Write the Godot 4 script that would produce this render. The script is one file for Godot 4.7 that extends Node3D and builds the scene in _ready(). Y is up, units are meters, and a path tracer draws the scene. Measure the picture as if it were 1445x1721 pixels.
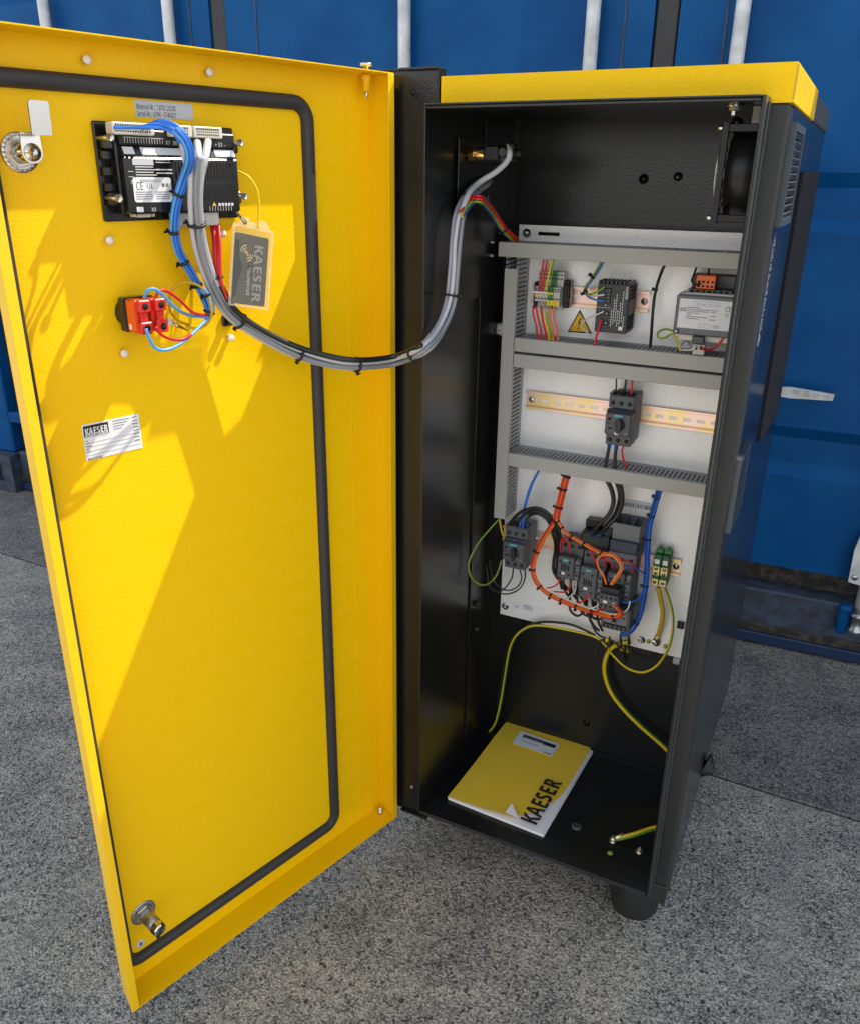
extends Node3D
# Open control cabinet of a small compressor in front of a blue shipping container. Metres, y up.
# World: the opening of the control box has its lower left corner at the origin, x to the right, z out of the box.

const GROUND := -0.138
var M := {}
var taken := {}
var door_frame: Transform3D

func _ready():
	var cam := Camera3D.new()
	cam.name = "camera"
	cam.position = Vector3(0.5982, 1.1913, 1.1758)
	cam.rotation = Vector3(-0.38648, 0.46013, 0.01271)
	cam.rotation_order = EULER_ORDER_YXZ
	cam.fov = 63.421
	cam.near = 0.02
	cam.far = 300.0
	add_child(cam)
	cam.current = true
	var env := Environment.new()
	var sky := Sky.new()
	var sm := ProceduralSkyMaterial.new()
	sm.sky_top_color = Color(0.60, 0.65, 0.72)
	sm.sky_horizon_color = Color(0.98, 0.98, 0.97)
	sm.sky_curve = 0.28
	sm.sky_energy_multiplier = 1.08
	sm.ground_bottom_color = Color(0.16, 0.16, 0.16)
	sm.ground_horizon_color = Color(0.5, 0.54, 0.58)
	sm.sun_angle_max = 1.0
	sky.sky_material = sm
	env.background_mode = Environment.BG_SKY
	env.sky = sky
	env.background_energy_multiplier = 1.0
	env.tonemap_mode = Environment.TONE_MAPPER_LINEAR
	env.tonemap_exposure = 1.88
	env.sdfgi_enabled = true
	env.ssao_enabled = true
	env.ssil_enabled = true
	var we := WorldEnvironment.new()
	we.name = "world_environment"
	we.environment = env
	add_child(we)
	var sun := DirectionalLight3D.new()
	sun.name = "sun"
	sun.light_color = Color(1.0, 0.955, 0.88)
	sun.light_energy = 1.3
	sun.light_angular_distance = 0.5
	sun.shadow_enabled = true
	var to_sun := Vector3(1.633, 3.68, -2.082).normalized()
	sun.look_at_from_position(to_sun * 20.0, Vector3.ZERO, Vector3.UP)
	add_child(sun)
	make_materials()
	build_ground()
	build_container()
	build_cabinet()
	build_box_fittings()
	build_door()
	build_door_fittings()
	build_plate()
	build_devices()
	build_wires()
	build_manual()

# ------------------------------------------------------------------ helpers: nodes
func numbered(called: String) -> String:
	var n = taken.get(called, -1) + 1
	taken[called] = n
	return called if n == 0 else "%s_%03d" % [called, n]

func tag(o: Node, label: String, category: String, group := "") -> Node:
	o.set_meta("label", label)
	o.set_meta("category", category)
	if group != "":
		o.set_meta("group", group)
	return o

func thing(called: String, label: String, category: String, at := Transform3D(), group := "") -> Node3D:
	var o := Node3D.new()
	o.name = numbered(called)
	o.transform = at
	add_child(o)
	tag(o, label, category, group)
	return o

func obj(called: String, st: SurfaceTool, m: Material, parent: Node = null, at := Transform3D()) -> MeshInstance3D:
	var o := MeshInstance3D.new()
	st.generate_normals()
	o.mesh = st.commit()
	o.material_override = m
	o.transform = at
	if called in ["white_print", "fine_print", "grey_print", "contacts", "cooling_slots", "side_slots", "pin_print", "warning_print", "cladding_ribs"]:
		o.set_meta("kind", "stuff")      # marks too small to pick apart
	if parent == null:
		o.name = numbered(called)
		add_child(o)
	else:
		o.name = called
		parent.add_child(o, true)
	return o

func again(o: MeshInstance3D, called: String, parent: Node, at: Transform3D) -> MeshInstance3D:
	var c := MeshInstance3D.new()
	c.mesh = o.mesh
	c.material_override = o.material_override
	c.name = called
	c.transform = at
	parent.add_child(c, true)
	return c

func at3(x: float, y: float, z: float, basis := Basis()) -> Transform3D:
	return Transform3D(basis, Vector3(x, y, z))

func pts(a: Array) -> Array:
	var out := []
	for i in range(0, a.size(), 3):
		out.append(Vector3(a[i], a[i + 1], a[i + 2]))
	return out

# ------------------------------------------------------------------ helpers: shapes
func new_st(flat := true) -> SurfaceTool:
	var st := SurfaceTool.new()
	st.begin(Mesh.PRIMITIVE_TRIANGLES)
	st.set_smooth_group(-1 if flat else 0)
	return st

func tri(st: SurfaceTool, a: Vector3, b: Vector3, c: Vector3, inside: Vector3):
	var n := (b - a).cross(c - a)
	if n.dot((a + b + c) / 3.0 - inside) > 0.0:   # front faces run clockwise
		var t := b
		b = c
		c = t
	for p in [a, b, c]:
		st.set_uv(Vector2(p.x, p.y))
		st.add_vertex(p)

func poly(st: SurfaceTool, p: Array, inside: Vector3):
	for i in range(1, p.size() - 1):
		tri(st, p[0], p[i], p[i + 1], inside)

# a box by centre and size, its edges cut by bev
func box(st: SurfaceTool, c: Vector3, s: Vector3, bev := 0.0, xf := Transform3D()):
	var h := s * 0.5
	var b = min(bev, min(h.x, min(h.y, h.z)) * 0.9)
	var cc := xf * c
	for a in 3:
		var u := (a + 1) % 3
		var w := (a + 2) % 3
		for sg in [-1.0, 1.0]:
			var face := []
			for k in [[-1, -1], [1, -1], [1, 1], [-1, 1]]:
				var v := Vector3()
				v[a] = sg * h[a]
				v[u] = k[0] * (h[u] - b)
				v[w] = k[1] * (h[w] - b)
				face.append(xf * (c + v))
			poly(st, face, cc)
	if b <= 0.0:
		return
	for a in 3:
		var u := (a + 1) % 3
		var w := (a + 2) % 3
		for su in [-1.0, 1.0]:
			for sw in [-1.0, 1.0]:
				var q := []
				for k in [[-1, 0], [1, 0], [1, 1], [-1, 1]]:
					var v := Vector3()
					v[a] = k[0] * (h[a] - b)
					v[u] = su * (h[u] - (b if k[1] == 1 else 0.0))
					v[w] = sw * (h[w] - (0.0 if k[1] == 1 else b))
					q.append(xf * (c + v))
				poly(st, q, cc)
	for sx in [-1.0, 1.0]:
		for sy in [-1.0, 1.0]:
			for sz in [-1.0, 1.0]:
				var g := Vector3(sx, sy, sz)
				var t := []
				for a in 3:
					var v := Vector3()
					for k in 3:
						v[k] = g[k] * (h[k] if k == a else h[k] - b)
					t.append(xf * (c + v))
				poly(st, t, cc)

# a box by its limits
func bx(st: SurfaceTool, x0: float, x1: float, y0: float, y1: float, z0: float, z1: float, bev := 0.0, xf := Transform3D()):
	box(st, Vector3(x0 + x1, y0 + y1, z0 + z1) * 0.5, Vector3(abs(x1 - x0), abs(y1 - y0), abs(z1 - z0)), bev, xf)

# a solid of revolution from point a along axis, profile [distance, radius] pairs
func lathe(st: SurfaceTool, a: Vector3, axis: Vector3, prof: Array, sides := 16, turn := 0.0):
	var d := axis.normalized()
	var u := d.cross(Vector3.UP if abs(d.y) < 0.9 else Vector3.RIGHT).normalized()
	var w := d.cross(u)
	var rings := []
	for p in prof:
		var ring := []
		for k in sides:
			var t := TAU * k / sides + turn
			ring.append(a + d * p[0] + (u * cos(t) + w * sin(t)) * p[1])
		rings.append(ring)
	for i in range(prof.size() - 1):
		var mid: Vector3 = a + d * (prof[i][0] + prof[i + 1][0]) * 0.5
		for k in sides:
			var k2 := (k + 1) % sides
			var q := [rings[i][k], rings[i][k2], rings[i + 1][k2], rings[i + 1][k]]
			var inside := mid
			if abs(prof[i][0] - prof[i + 1][0]) < 0.00001:      # a flat ring: it faces forwards where the radius falls
				inside = mid + d * (-1.0 if prof[i][1] > prof[i + 1][1] else 1.0)
			poly(st, q, inside)
	if prof[0][1] > 0.00001:
		poly(st, rings[0], a + d * (prof[0][0] + 1.0))
	if prof[-1][1] > 0.00001:
		poly(st, rings[-1], a + d * (prof[-1][0] - 1.0))

func cyl(st: SurfaceTool, a: Vector3, b: Vector3, r: float, sides := 12):
	lathe(st, a, b - a, [[0.0, r], [(b - a).length(), r]], sides)

func curve(p: Array, steps := 6) -> Array:
	var out := []
	for i in range(p.size() - 1):
		var a: Vector3 = p[max(i - 1, 0)]
		var b: Vector3 = p[i]
		var c: Vector3 = p[i + 1]
		var d: Vector3 = p[min(i + 2, p.size() - 1)]
		for k in steps:
			out.append(b.cubic_interpolate(c, a, d, float(k) / steps))
	out.append(p[-1])
	return out

func frames(path: Array) -> Array:
	var out := []
	var u := Vector3.ZERO
	for i in path.size():
		var t: Vector3 = (path[min(i + 1, path.size() - 1)] - path[max(i - 1, 0)]).normalized()
		if u == Vector3.ZERO:
			u = t.cross(Vector3(0.31, 0.2, 0.93)).normalized()
		u = (u - t * u.dot(t)).normalized()
		out.append([u, t.cross(u)])
	return out

func tube(st: SurfaceTool, path: Array, r: float, sides := 8):
	var fr := frames(path)
	var rings := []
	for i in path.size():
		var ring := []
		for k in sides:
			var t := TAU * k / sides
			ring.append(path[i] + (fr[i][0] * cos(t) + fr[i][1] * sin(t)) * r)
		rings.append(ring)
	for i in range(path.size() - 1):
		var mid: Vector3 = (path[i] + path[i + 1]) * 0.5
		for k in sides:
			var k2 := (k + 1) % sides
			poly(st, [rings[i][k], rings[i][k2], rings[i + 1][k2], rings[i + 1][k]], mid)
	poly(st, rings[0], path[1])
	poly(st, rings[-1], path[-2])

# a flat outline (x, y) given thickness from z0 to z1
func prism(st: SurfaceTool, outline: Array, z0: float, z1: float, xf := Transform3D()):
	var pv := PackedVector2Array(outline)
	var t := Geometry2D.triangulate_polygon(pv)
	var c := Vector2()
	for p in outline:
		c += p / outline.size()
	for i in range(0, t.size(), 3):
		var q := []
		for z in [z0, z1]:
			var f := []
			for k in 3:
				var p: Vector2 = pv[t[i + k]]
				f.append(xf * Vector3(p.x, p.y, z))
			q.append(f)
		poly(st, q[0], q[0][0] + xf.basis * Vector3(0, 0, z1 - z0))
		poly(st, q[1], q[1][0] - xf.basis * Vector3(0, 0, z1 - z0))
	var ccw := not Geometry2D.is_polygon_clockwise(pv)
	for i in pv.size():
		var a := pv[i]
		var b := pv[(i + 1) % pv.size()]
		var n := (b - a).orthogonal().normalized() * (1.0 if ccw else -1.0)
		var ins := (a + b) * 0.5 - n * 0.001
		if ccw:
			ins = (a + b) * 0.5 + Vector2(-(b - a).y, (b - a).x).normalized() * 0.001
		else:
			ins = (a + b) * 0.5 - Vector2(-(b - a).y, (b - a).x).normalized() * 0.001
		poly(st, [xf * Vector3(a.x, a.y, z0), xf * Vector3(b.x, b.y, z0), xf * Vector3(b.x, b.y, z1), xf * Vector3(a.x, a.y, z1)], xf * Vector3(ins.x, ins.y, (z0 + z1) * 0.5))

# a sheet in the x-y plane with rectangular holes [x0, x1, y0, y1]
func sheet(st: SurfaceTool, x0: float, x1: float, y0: float, y1: float, z0: float, z1: float, holes: Array, xf := Transform3D()):
	var xs := [x0, x1]
	var ys := [y0, y1]
	for h in holes:
		xs.append_array([h[0], h[1]])
		ys.append_array([h[2], h[3]])
	xs.sort()
	ys.sort()
	var open := func(x: float, y: float) -> bool:
		if x < x0 or x > x1 or y < y0 or y > y1:
			return true
		for h in holes:
			if x > h[0] and x < h[1] and y > h[2] and y < h[3]:
				return true
		return false
	for i in range(xs.size() - 1):
		for j in range(ys.size() - 1):
			var a: float = xs[i]
			var b: float = xs[i + 1]
			var c: float = ys[j]
			var d: float = ys[j + 1]
			if b - a < 0.00002 or d - c < 0.00002 or open.call((a + b) / 2, (c + d) / 2):
				continue
			var mid := xf * Vector3((a + b) / 2, (c + d) / 2, (z0 + z1) / 2)
			poly(st, [xf * Vector3(a, c, z1), xf * Vector3(b, c, z1), xf * Vector3(b, d, z1), xf * Vector3(a, d, z1)], mid)
			poly(st, [xf * Vector3(a, c, z0), xf * Vector3(b, c, z0), xf * Vector3(b, d, z0), xf * Vector3(a, d, z0)], mid)
			var e := 0.00001
			if open.call(a - e, (c + d) / 2):
				poly(st, [xf * Vector3(a, c, z0), xf * Vector3(a, d, z0), xf * Vector3(a, d, z1), xf * Vector3(a, c, z1)], mid)
			if open.call(b + e, (c + d) / 2):
				poly(st, [xf * Vector3(b, c, z0), xf * Vector3(b, d, z0), xf * Vector3(b, d, z1), xf * Vector3(b, c, z1)], mid)
			if open.call((a + b) / 2, c - e):
				poly(st, [xf * Vector3(a, c, z0), xf * Vector3(b, c, z0), xf * Vector3(b, c, z1), xf * Vector3(a, c, z1)], mid)
			if open.call((a + b) / 2, d + e):
				poly(st, [xf * Vector3(a, d, z0), xf * Vector3(b, d, z0), xf * Vector3(b, d, z1), xf * Vector3(a, d, z1)], mid)

func rounded(w: float, h: float, r: float, n := 4) -> Array:
	var out := []
	for k in [[1, 1, 0.0], [-1, 1, 0.25], [-1, -1, 0.5], [1, -1, 0.75]]:
		for i in n + 1:
			var t = TAU * (k[2] + 0.25 * i / n)
			out.append(Vector2(k[0] * (w / 2 - r) + cos(t) * r, k[1] * (h / 2 - r) + sin(t) * r))
	return out

# printed lettering, lying flat in its parent's x-y plane
func words(parent: Node, text: String, height: float, m: Material, at: Transform3D, bold := false, width := 0.0, align := HORIZONTAL_ALIGNMENT_CENTER) -> MeshInstance3D:
	var f := SystemFont.new()
	f.font_names = PackedStringArray(["Droid Sans"])
	f.font_weight = 700 if bold else 400
	var t := TextMesh.new()
	t.text = text
	t.font = f
	t.font_size = 32
	t.pixel_size = height / 23.0
	t.depth = 0.0003
	t.curve_step = 2.0
	t.horizontal_alignment = align
	var o := MeshInstance3D.new()
	o.name = "lettering"
	o.mesh = t
	o.material_override = m
	if width > 0.0:
		var w := t.get_aabb().size.x
		at.basis = at.basis * Basis.from_scale(Vector3(width / max(w, 0.0001), 1, 1))
	o.transform = at
	parent.add_child(o, true)
	return o

# ------------------------------------------------------------------ materials
func lin(r: float, g: float, b: float) -> Color:
	return Color(r, g, b).linear_to_srgb()

func mat(r: float, g: float, b: float, rough := 0.5, metal := 0.0) -> StandardMaterial3D:
	var m := StandardMaterial3D.new()
	m.albedo_color = lin(r, g, b)
	m.roughness = rough
	m.metallic = metal
	return m

func noise(seed_: int, freq: float, octaves := 3, kind := FastNoiseLite.TYPE_SIMPLEX_SMOOTH) -> FastNoiseLite:
	var n := FastNoiseLite.new()
	n.seed = seed_
	n.noise_type = kind
	n.frequency = freq
	n.fractal_octaves = octaves
	return n

func bump(seed_: int, freq: float, strength: float, octaves := 2, size := 512) -> ImageTexture:
	var im := noise(seed_, freq, octaves).get_seamless_image(size, size)
	im.convert(Image.FORMAT_RGBA8)
	im.bump_map_to_normal_map(strength)
	return ImageTexture.create_from_image(im)

func triplanar(m: StandardMaterial3D, per_metre: float):
	m.uv1_triplanar = true
	m.uv1_world_triplanar = true
	m.uv1_scale = Vector3.ONE * per_metre

func add_bump(m: StandardMaterial3D, tex: Texture2D, scale: float, per_metre: float):
	m.normal_enabled = true
	m.normal_texture = tex
	m.normal_scale = scale
	triplanar(m, per_metre)

# a two-tone mottle as an albedo texture
func mottle(seed_: int, freq: float, dark: Color, light: Color, size := 512, octaves := 4, lo := 0.0, hi := 1.0) -> ImageTexture:
	var im := noise(seed_, freq, octaves).get_seamless_image(size, size)
	var src := im.get_data()
	var out := PackedByteArray()
	out.resize(size * size * 3)
	for i in size * size:
		var t = clamp((src[i] / 255.0 - lo) / (hi - lo), 0.0, 1.0)
		out[i * 3] = int(255 * lerp(dark.r, light.r, t))
		out[i * 3 + 1] = int(255 * lerp(dark.g, light.g, t))
		out[i * 3 + 2] = int(255 * lerp(dark.b, light.b, t))
	return ImageTexture.create_from_image(Image.create_from_data(size, size, false, Image.FORMAT_RGB8, out))

func make_materials():
	var peel := bump(3, 0.045, 3.0, 2)
	var fine := bump(5, 0.09, 4.0, 2)
	var wave := bump(9, 0.006, 6.0, 2)
	M.yellow = mat(0.88, 0.53, 0.001, 0.42)
	add_bump(M.yellow, peel, 0.42, 9.0)
	M.yellow.metallic_specular = 0.3
	var smudge := mottle(51, 0.006, Color(0.62, 0.62, 0.62), Color(1, 1, 1), 512, 5, 0.25, 0.7)
	M.yellow.roughness = 0.56
	M.yellow.roughness_texture = smudge
	M.yellow_smooth = mat(0.88, 0.53, 0.001, 0.38)
	M.black_paint = mat(0.0075, 0.008, 0.008, 0.26)
	add_bump(M.black_paint, peel, 0.25, 9.0)
	M.black_paint.roughness = 0.25
	M.black_paint.metallic_specular = 0.5
	M.side_paint = mat(0.012, 0.014, 0.017, 0.2)
	add_bump(M.side_paint, peel, 0.12, 9.0)
	M.post_paint = mat(0.022, 0.023, 0.022, 0.45)
	add_bump(M.post_paint, fine, 0.5, 16.0)
	M.flange_paint = mat(0.045, 0.050, 0.050, 0.35)
	M.vent = mat(0.05, 0.06, 0.07, 0.35)
	M.grey_cap = mat(0.085, 0.08, 0.075, 0.5)
	M.foam = mat(0.012, 0.011, 0.016, 0.95)
	add_bump(M.foam, fine, 1.5, 12.0)
	M.rubber = mat(0.028, 0.027, 0.028, 0.55)
	M.black = mat(0.009, 0.009, 0.0095, 0.4)
	M.black_gloss = mat(0.008, 0.008, 0.009, 0.18)
	M.black_soft = mat(0.014, 0.014, 0.014, 0.6)
	M.hole = mat(0.003, 0.003, 0.003, 0.9)
	M.device = mat(0.075, 0.078, 0.085, 0.5)
	M.device_dark = mat(0.032, 0.033, 0.037, 0.5)
	M.device_light = mat(0.14, 0.145, 0.16, 0.5)
	M.device_blue = mat(0.045, 0.055, 0.085, 0.5)
	M.duct = mat(0.36, 0.35, 0.32, 0.42)
	M.duct_wall = mat(0.30, 0.305, 0.32, 0.5)
	M.steel = mat(0.62, 0.61, 0.58, 0.3, 1.0)
	M.chrome = mat(0.58, 0.57, 0.55, 0.16, 1.0)
	M.zinc_dull = mat(0.42, 0.43, 0.45, 0.42, 1.0)
	M.brass = mat(0.78, 0.52, 0.16, 0.25, 1.0)
	M.brass_light = mat(0.62, 0.5, 0.2, 0.35, 0.7)
	M.galv = mat(1, 1, 1, 0.42, 0.2)
	M.galv.albedo_texture = mottle(21, 0.075, lin(0.70, 0.69, 0.665), lin(0.88, 0.87, 0.84), 512, 4, 0.2, 0.5)
	add_bump(M.galv, bump(31, 0.05, 3.0, 3), 0.25, 8.0)
	M.rod = mat(1, 1, 1, 0.5, 0.15)
	M.rod.albedo_texture = mottle(23, 0.02, lin(0.42, 0.43, 0.43), lin(0.74, 0.75, 0.74), 256, 4)
	triplanar(M.rod, 3.0)
	M.rail = mat(1, 1, 1, 0.34, 0.75)
	M.rail.albedo_texture = mottle(27, 0.008, lin(0.80, 0.62, 0.30), lin(0.86, 0.60, 0.52), 256, 2, 0.3, 0.7)
	triplanar(M.rail, 6.0)
	M.blue_paint = mat(1, 1, 1, 0.42)
	M.blue_paint.albedo_texture = mottle(41, 0.01, lin(0.001, 0.060, 0.205), lin(0.003, 0.080, 0.245), 512, 6, 0.15, 0.75)
	add_bump(M.blue_paint, wave, 0.12, 0.8)
	M.blue_paint.metallic_specular = 0.25
	M.blue_old = mat(1, 1, 1, 0.6)
	M.blue_old.albedo_texture = mottle(43, 0.02, lin(0.030, 0.034, 0.045), lin(0.045, 0.065, 0.11), 512, 5, 0.25, 0.7)
	triplanar(M.blue_old, 1.5)
	M.grime = mat(1, 1, 1, 0.8)
	M.grime.albedo_texture = mottle(45, 0.03, lin(0.018, 0.016, 0.014), lin(0.075, 0.062, 0.048), 256, 5, 0.3, 0.8)
	triplanar(M.grime, 3.0)
	M.blue_lip = mat(0.004, 0.022, 0.07, 0.5)
	M.fan_black = mat(0.012, 0.012, 0.013, 0.34)
	M.fan_black.metallic_specular = 0.4
	M.white = mat(0.72, 0.71, 0.68, 0.5)
	M.white_plastic = mat(0.78, 0.72, 0.62, 0.4)
	M.paper = mat(0.80, 0.80, 0.82, 0.8)
	M.label_silver = mat(0.52, 0.53, 0.55, 0.45)
	M.label_white = mat(0.72, 0.72, 0.74, 0.45)
	M.ink = mat(0.012, 0.012, 0.014, 0.6)
	M.ink_grey = mat(0.14, 0.14, 0.15, 0.6)
	M.dot_print = mat(0.20, 0.22, 0.24, 0.5)
	M.print_white = mat(0.62, 0.62, 0.60, 0.5)
	M.cream = mat(0.62, 0.58, 0.48, 0.5)
	M.term_grey = mat(0.48, 0.47, 0.43, 0.5)
	M.teal = mat(0.10, 0.42, 0.42, 0.5)
	M.red_plastic = mat(0.62, 0.018, 0.012, 0.35)
	M.orange_red = mat(0.72, 0.10, 0.012, 0.4)
	M.orange_plastic = mat(0.72, 0.13, 0.02, 0.4)
	M.green = mat(0.05, 0.22, 0.05, 0.45)
	M.green_dark = mat(0.02, 0.10, 0.035, 0.45)
	M.lime = mat(0.30, 0.42, 0.05, 0.45)
	M.tie = mat(0.008, 0.008, 0.008, 0.4)
	M.w_blue = mat(0.022, 0.16, 0.62, 0.35)
	M.w_sky = mat(0.07, 0.32, 0.72, 0.35)
	M.w_dark_blue = mat(0.012, 0.07, 0.36, 0.35)
	M.w_grey = mat(0.34, 0.35, 0.38, 0.45)
	M.w_grey_light = mat(0.46, 0.47, 0.50, 0.45)
	M.w_grey_mid = mat(0.22, 0.23, 0.25, 0.45)
	M.w_red = mat(0.58, 0.015, 0.02, 0.38)
	M.w_orange = mat(0.85, 0.16, 0.015, 0.38)
	M.w_orange_pale = mat(0.90, 0.26, 0.04, 0.38)
	M.w_yellow = mat(0.78, 0.52, 0.01, 0.38)
	M.w_yellow_dull = mat(0.52, 0.33, 0.012, 0.4)
	M.w_white = mat(0.62, 0.58, 0.57, 0.4)
	M.w_black = mat(0.012, 0.012, 0.012, 0.4)
	M.w_green = mat(0.20, 0.32, 0.03, 0.38)
	M.w_brown = mat(0.12, 0.05, 0.02, 0.4)
	M.amber = mat(0.80, 0.43, 0.01, 0.5)
	M.clear = mat(0.95, 0.93, 0.86, 0.08)
	M.clear.transparency = BaseMaterial3D.TRANSPARENCY_ALPHA
	M.clear.albedo_color.a = 0.03
	M.clear_edge = mat(0.9, 0.86, 0.74, 0.12)
	M.clear_edge.transparency = BaseMaterial3D.TRANSPARENCY_ALPHA
	M.clear_edge.albedo_color.a = 0.18
	M.gnye = stripe_material()

# green and yellow earth wire: the two colours run along the wire, told apart by which side of the world they face least
func stripe_material() -> StandardMaterial3D:
	var m := mat(1, 1, 1, 0.38)
	m.vertex_color_use_as_albedo = true
	return m

func gnye_tube(st: SurfaceTool, path: Array, r: float, sides := 10, spin := 0.0):
	var fr := frames(path)
	var gcol := Color(0.13, 0.28, 0.025)
	var ycol := Color(0.74, 0.50, 0.012)
	for i in range(path.size() - 1):
		for k in sides:
			st.set_color(gcol if (k * 4 / sides) % 2 == 0 else ycol)
			var q := []
			for e in [[i, k], [i, k + 1], [i + 1, k + 1], [i + 1, k]]:
				var t = TAU * e[1] / sides + spin
				q.append(path[e[0]] + (fr[e[0]][0] * cos(t) + fr[e[0]][1] * sin(t)) * r)
			poly(st, q, (path[i] + path[i + 1]) * 0.5)

# ------------------------------------------------------------------ the ground
func ground_texture(size: int) -> Array:
	# aggregate: two sizes of stone chips, each chip with a tone of its own, in a mottled cement
	var big_chip := noise(103, 0.085, 1, FastNoiseLite.TYPE_CELLULAR)
	var small_chip := noise(107, 0.19, 1, FastNoiseLite.TYPE_CELLULAR)
	for n in [big_chip, small_chip]:
		n.cellular_return_type = FastNoiseLite.RETURN_CELL_VALUE
		n.cellular_jitter = 1.0
		n.domain_warp_enabled = true
		n.domain_warp_amplitude = 9.0
		n.domain_warp_frequency = 0.06
	var a := big_chip.get_seamless_image(size, size).get_data()
	var b := small_chip.get_seamless_image(size, size).get_data()
	var c := noise(102, 0.13, 3).get_seamless_image(size, size).get_data()
	var d := noise(104, 0.004, 5).get_seamless_image(size, size).get_data()
	var e := noise(105, 0.045, 2).get_seamless_image(size, size).get_data()
	var g := noise(106, 0.36, 1).get_seamless_image(size, size).get_data()
	var out := PackedByteArray()
	out.resize(size * size * 3)
	var hgt := PackedByteArray()
	hgt.resize(size * size)
	for i in size * size:
		var patch := d[i] / 255.0 - 0.5
		var chip := a[i] / 255.0 - 0.5
		var crumb := b[i] / 255.0 - 0.5
		var cement := c[i] / 255.0 - 0.5
		var fine := g[i] / 255.0 - 0.5
		var pit := clampf((e[i] / 255.0 - 0.735) * 9.0, 0.0, 1.0)    # dark hollows
		var v := 0.262 + patch * 0.15 + chip * 0.13 + crumb * 0.20 + cement * 0.40 + fine * 0.42
		v = v * (1.0 - pit * 0.75)
		v = clampf(v, 0.02, 0.8)
		var s := pow(v * 1.04, 1.0 / 2.2)
		var warm := 0.02 * chip + 0.03 * patch
		out[i * 3] = int(255 * clampf(s * (1.0 + warm), 0, 1))
		out[i * 3 + 1] = int(255 * clampf(s * 0.972, 0, 1))
		out[i * 3 + 2] = int(255 * clampf(s * (0.915 - warm), 0, 1))
		hgt[i] = int(255 * clampf(0.5 + crumb * 0.3 + cement * 0.5 - pit * 0.5, 0, 1))
	var im := Image.create_from_data(size, size, false, Image.FORMAT_RGB8, out)
	var hm := Image.create_from_data(size, size, false, Image.FORMAT_L8, hgt)
	hm.convert(Image.FORMAT_RGBA8)
	hm.bump_map_to_normal_map(5.0)
	return [ImageTexture.create_from_image(im), ImageTexture.create_from_image(hm)]

func build_ground():
	var tx := ground_texture(1536)
	M.concrete = mat(1, 1, 1, 0.85)
	M.concrete.albedo_texture = tx[0]
	M.concrete.normal_enabled = true
	M.concrete.normal_texture = tx[1]
	M.concrete.normal_scale = 1.2
	triplanar(M.concrete, 0.8)
	M.concrete_old = M.concrete.duplicate()
	M.concrete_old.albedo_color = lin(0.62, 0.64, 0.66)
	M.concrete_old.uv1_offset = Vector3(0.37, 0.2, 0.61)
	var st := new_st()
	bx(st, -90, 90, GROUND - 0.4, GROUND - 0.016, -90, 90)
	obj("ground", st, M.grime).set_meta("kind", "structure")
	# loose grit and chips lying on the yard
	var rng := RandomNumberGenerator.new()
	rng.seed = 77
	var gst := new_st()
	for k in 420:
		var gx := rng.randf_range(-2.2, 1.4)
		var gz := rng.randf_range(-1.15, 0.75)
		var gs := rng.randf_range(0.0012, 0.0034) * (1.7 if rng.randf() < 0.06 else 1.0)
		var bz := Basis.from_euler(Vector3(rng.randf() * 6.0, rng.randf() * 6.0, rng.randf() * 6.0))
		box(gst, Vector3.ZERO, Vector3(gs, gs * rng.randf_range(0.5, 0.9), gs * rng.randf_range(0.7, 1.5)), gs * 0.2, Transform3D(bz, Vector3(gx, GROUND + gs * 0.3, gz)))
	M.grit = mat(0.30, 0.29, 0.27, 0.9)
	var grit := obj("grit", gst, M.grit)
	tag(grit, "loose grit scattered over the concrete yard", "grit")
	grit.set_meta("kind", "stuff")
	var tilt := Basis(Vector3.UP, -0.022)
	st = new_st()
	bx(st, -9, 9, -0.016, 0, 0.004, 1.9, 0.003)
	obj("yard_slab", st, M.concrete, null, Transform3D(tilt, Vector3(0.4, GROUND, -0.576))).set_meta("kind", "structure")
	M.apron = mat(1, 1, 1, 0.9)
	M.apron.albedo_texture = mottle(47, 0.02, lin(0.50, 0.49, 0.47), lin(0.64, 0.63, 0.60), 512, 5, 0.2, 0.8)
	triplanar(M.apron, 0.5)
	st = new_st()
	bx(st, -9, 9, -0.016, 0, 1.908, 7.2, 0.003)
	obj("concrete_apron", st, M.apron, null, Transform3D(tilt, Vector3(0.4, GROUND, -0.576))).set_meta("kind", "structure")
	st = new_st()
	bx(st, -9, 9, -0.016, 0, -6, -0.004, 0.003)
	obj("yard_slab", st, M.concrete_old, null, Transform3D(tilt, Vector3(0.4, GROUND, -0.576))).set_meta("kind", "structure")

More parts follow.
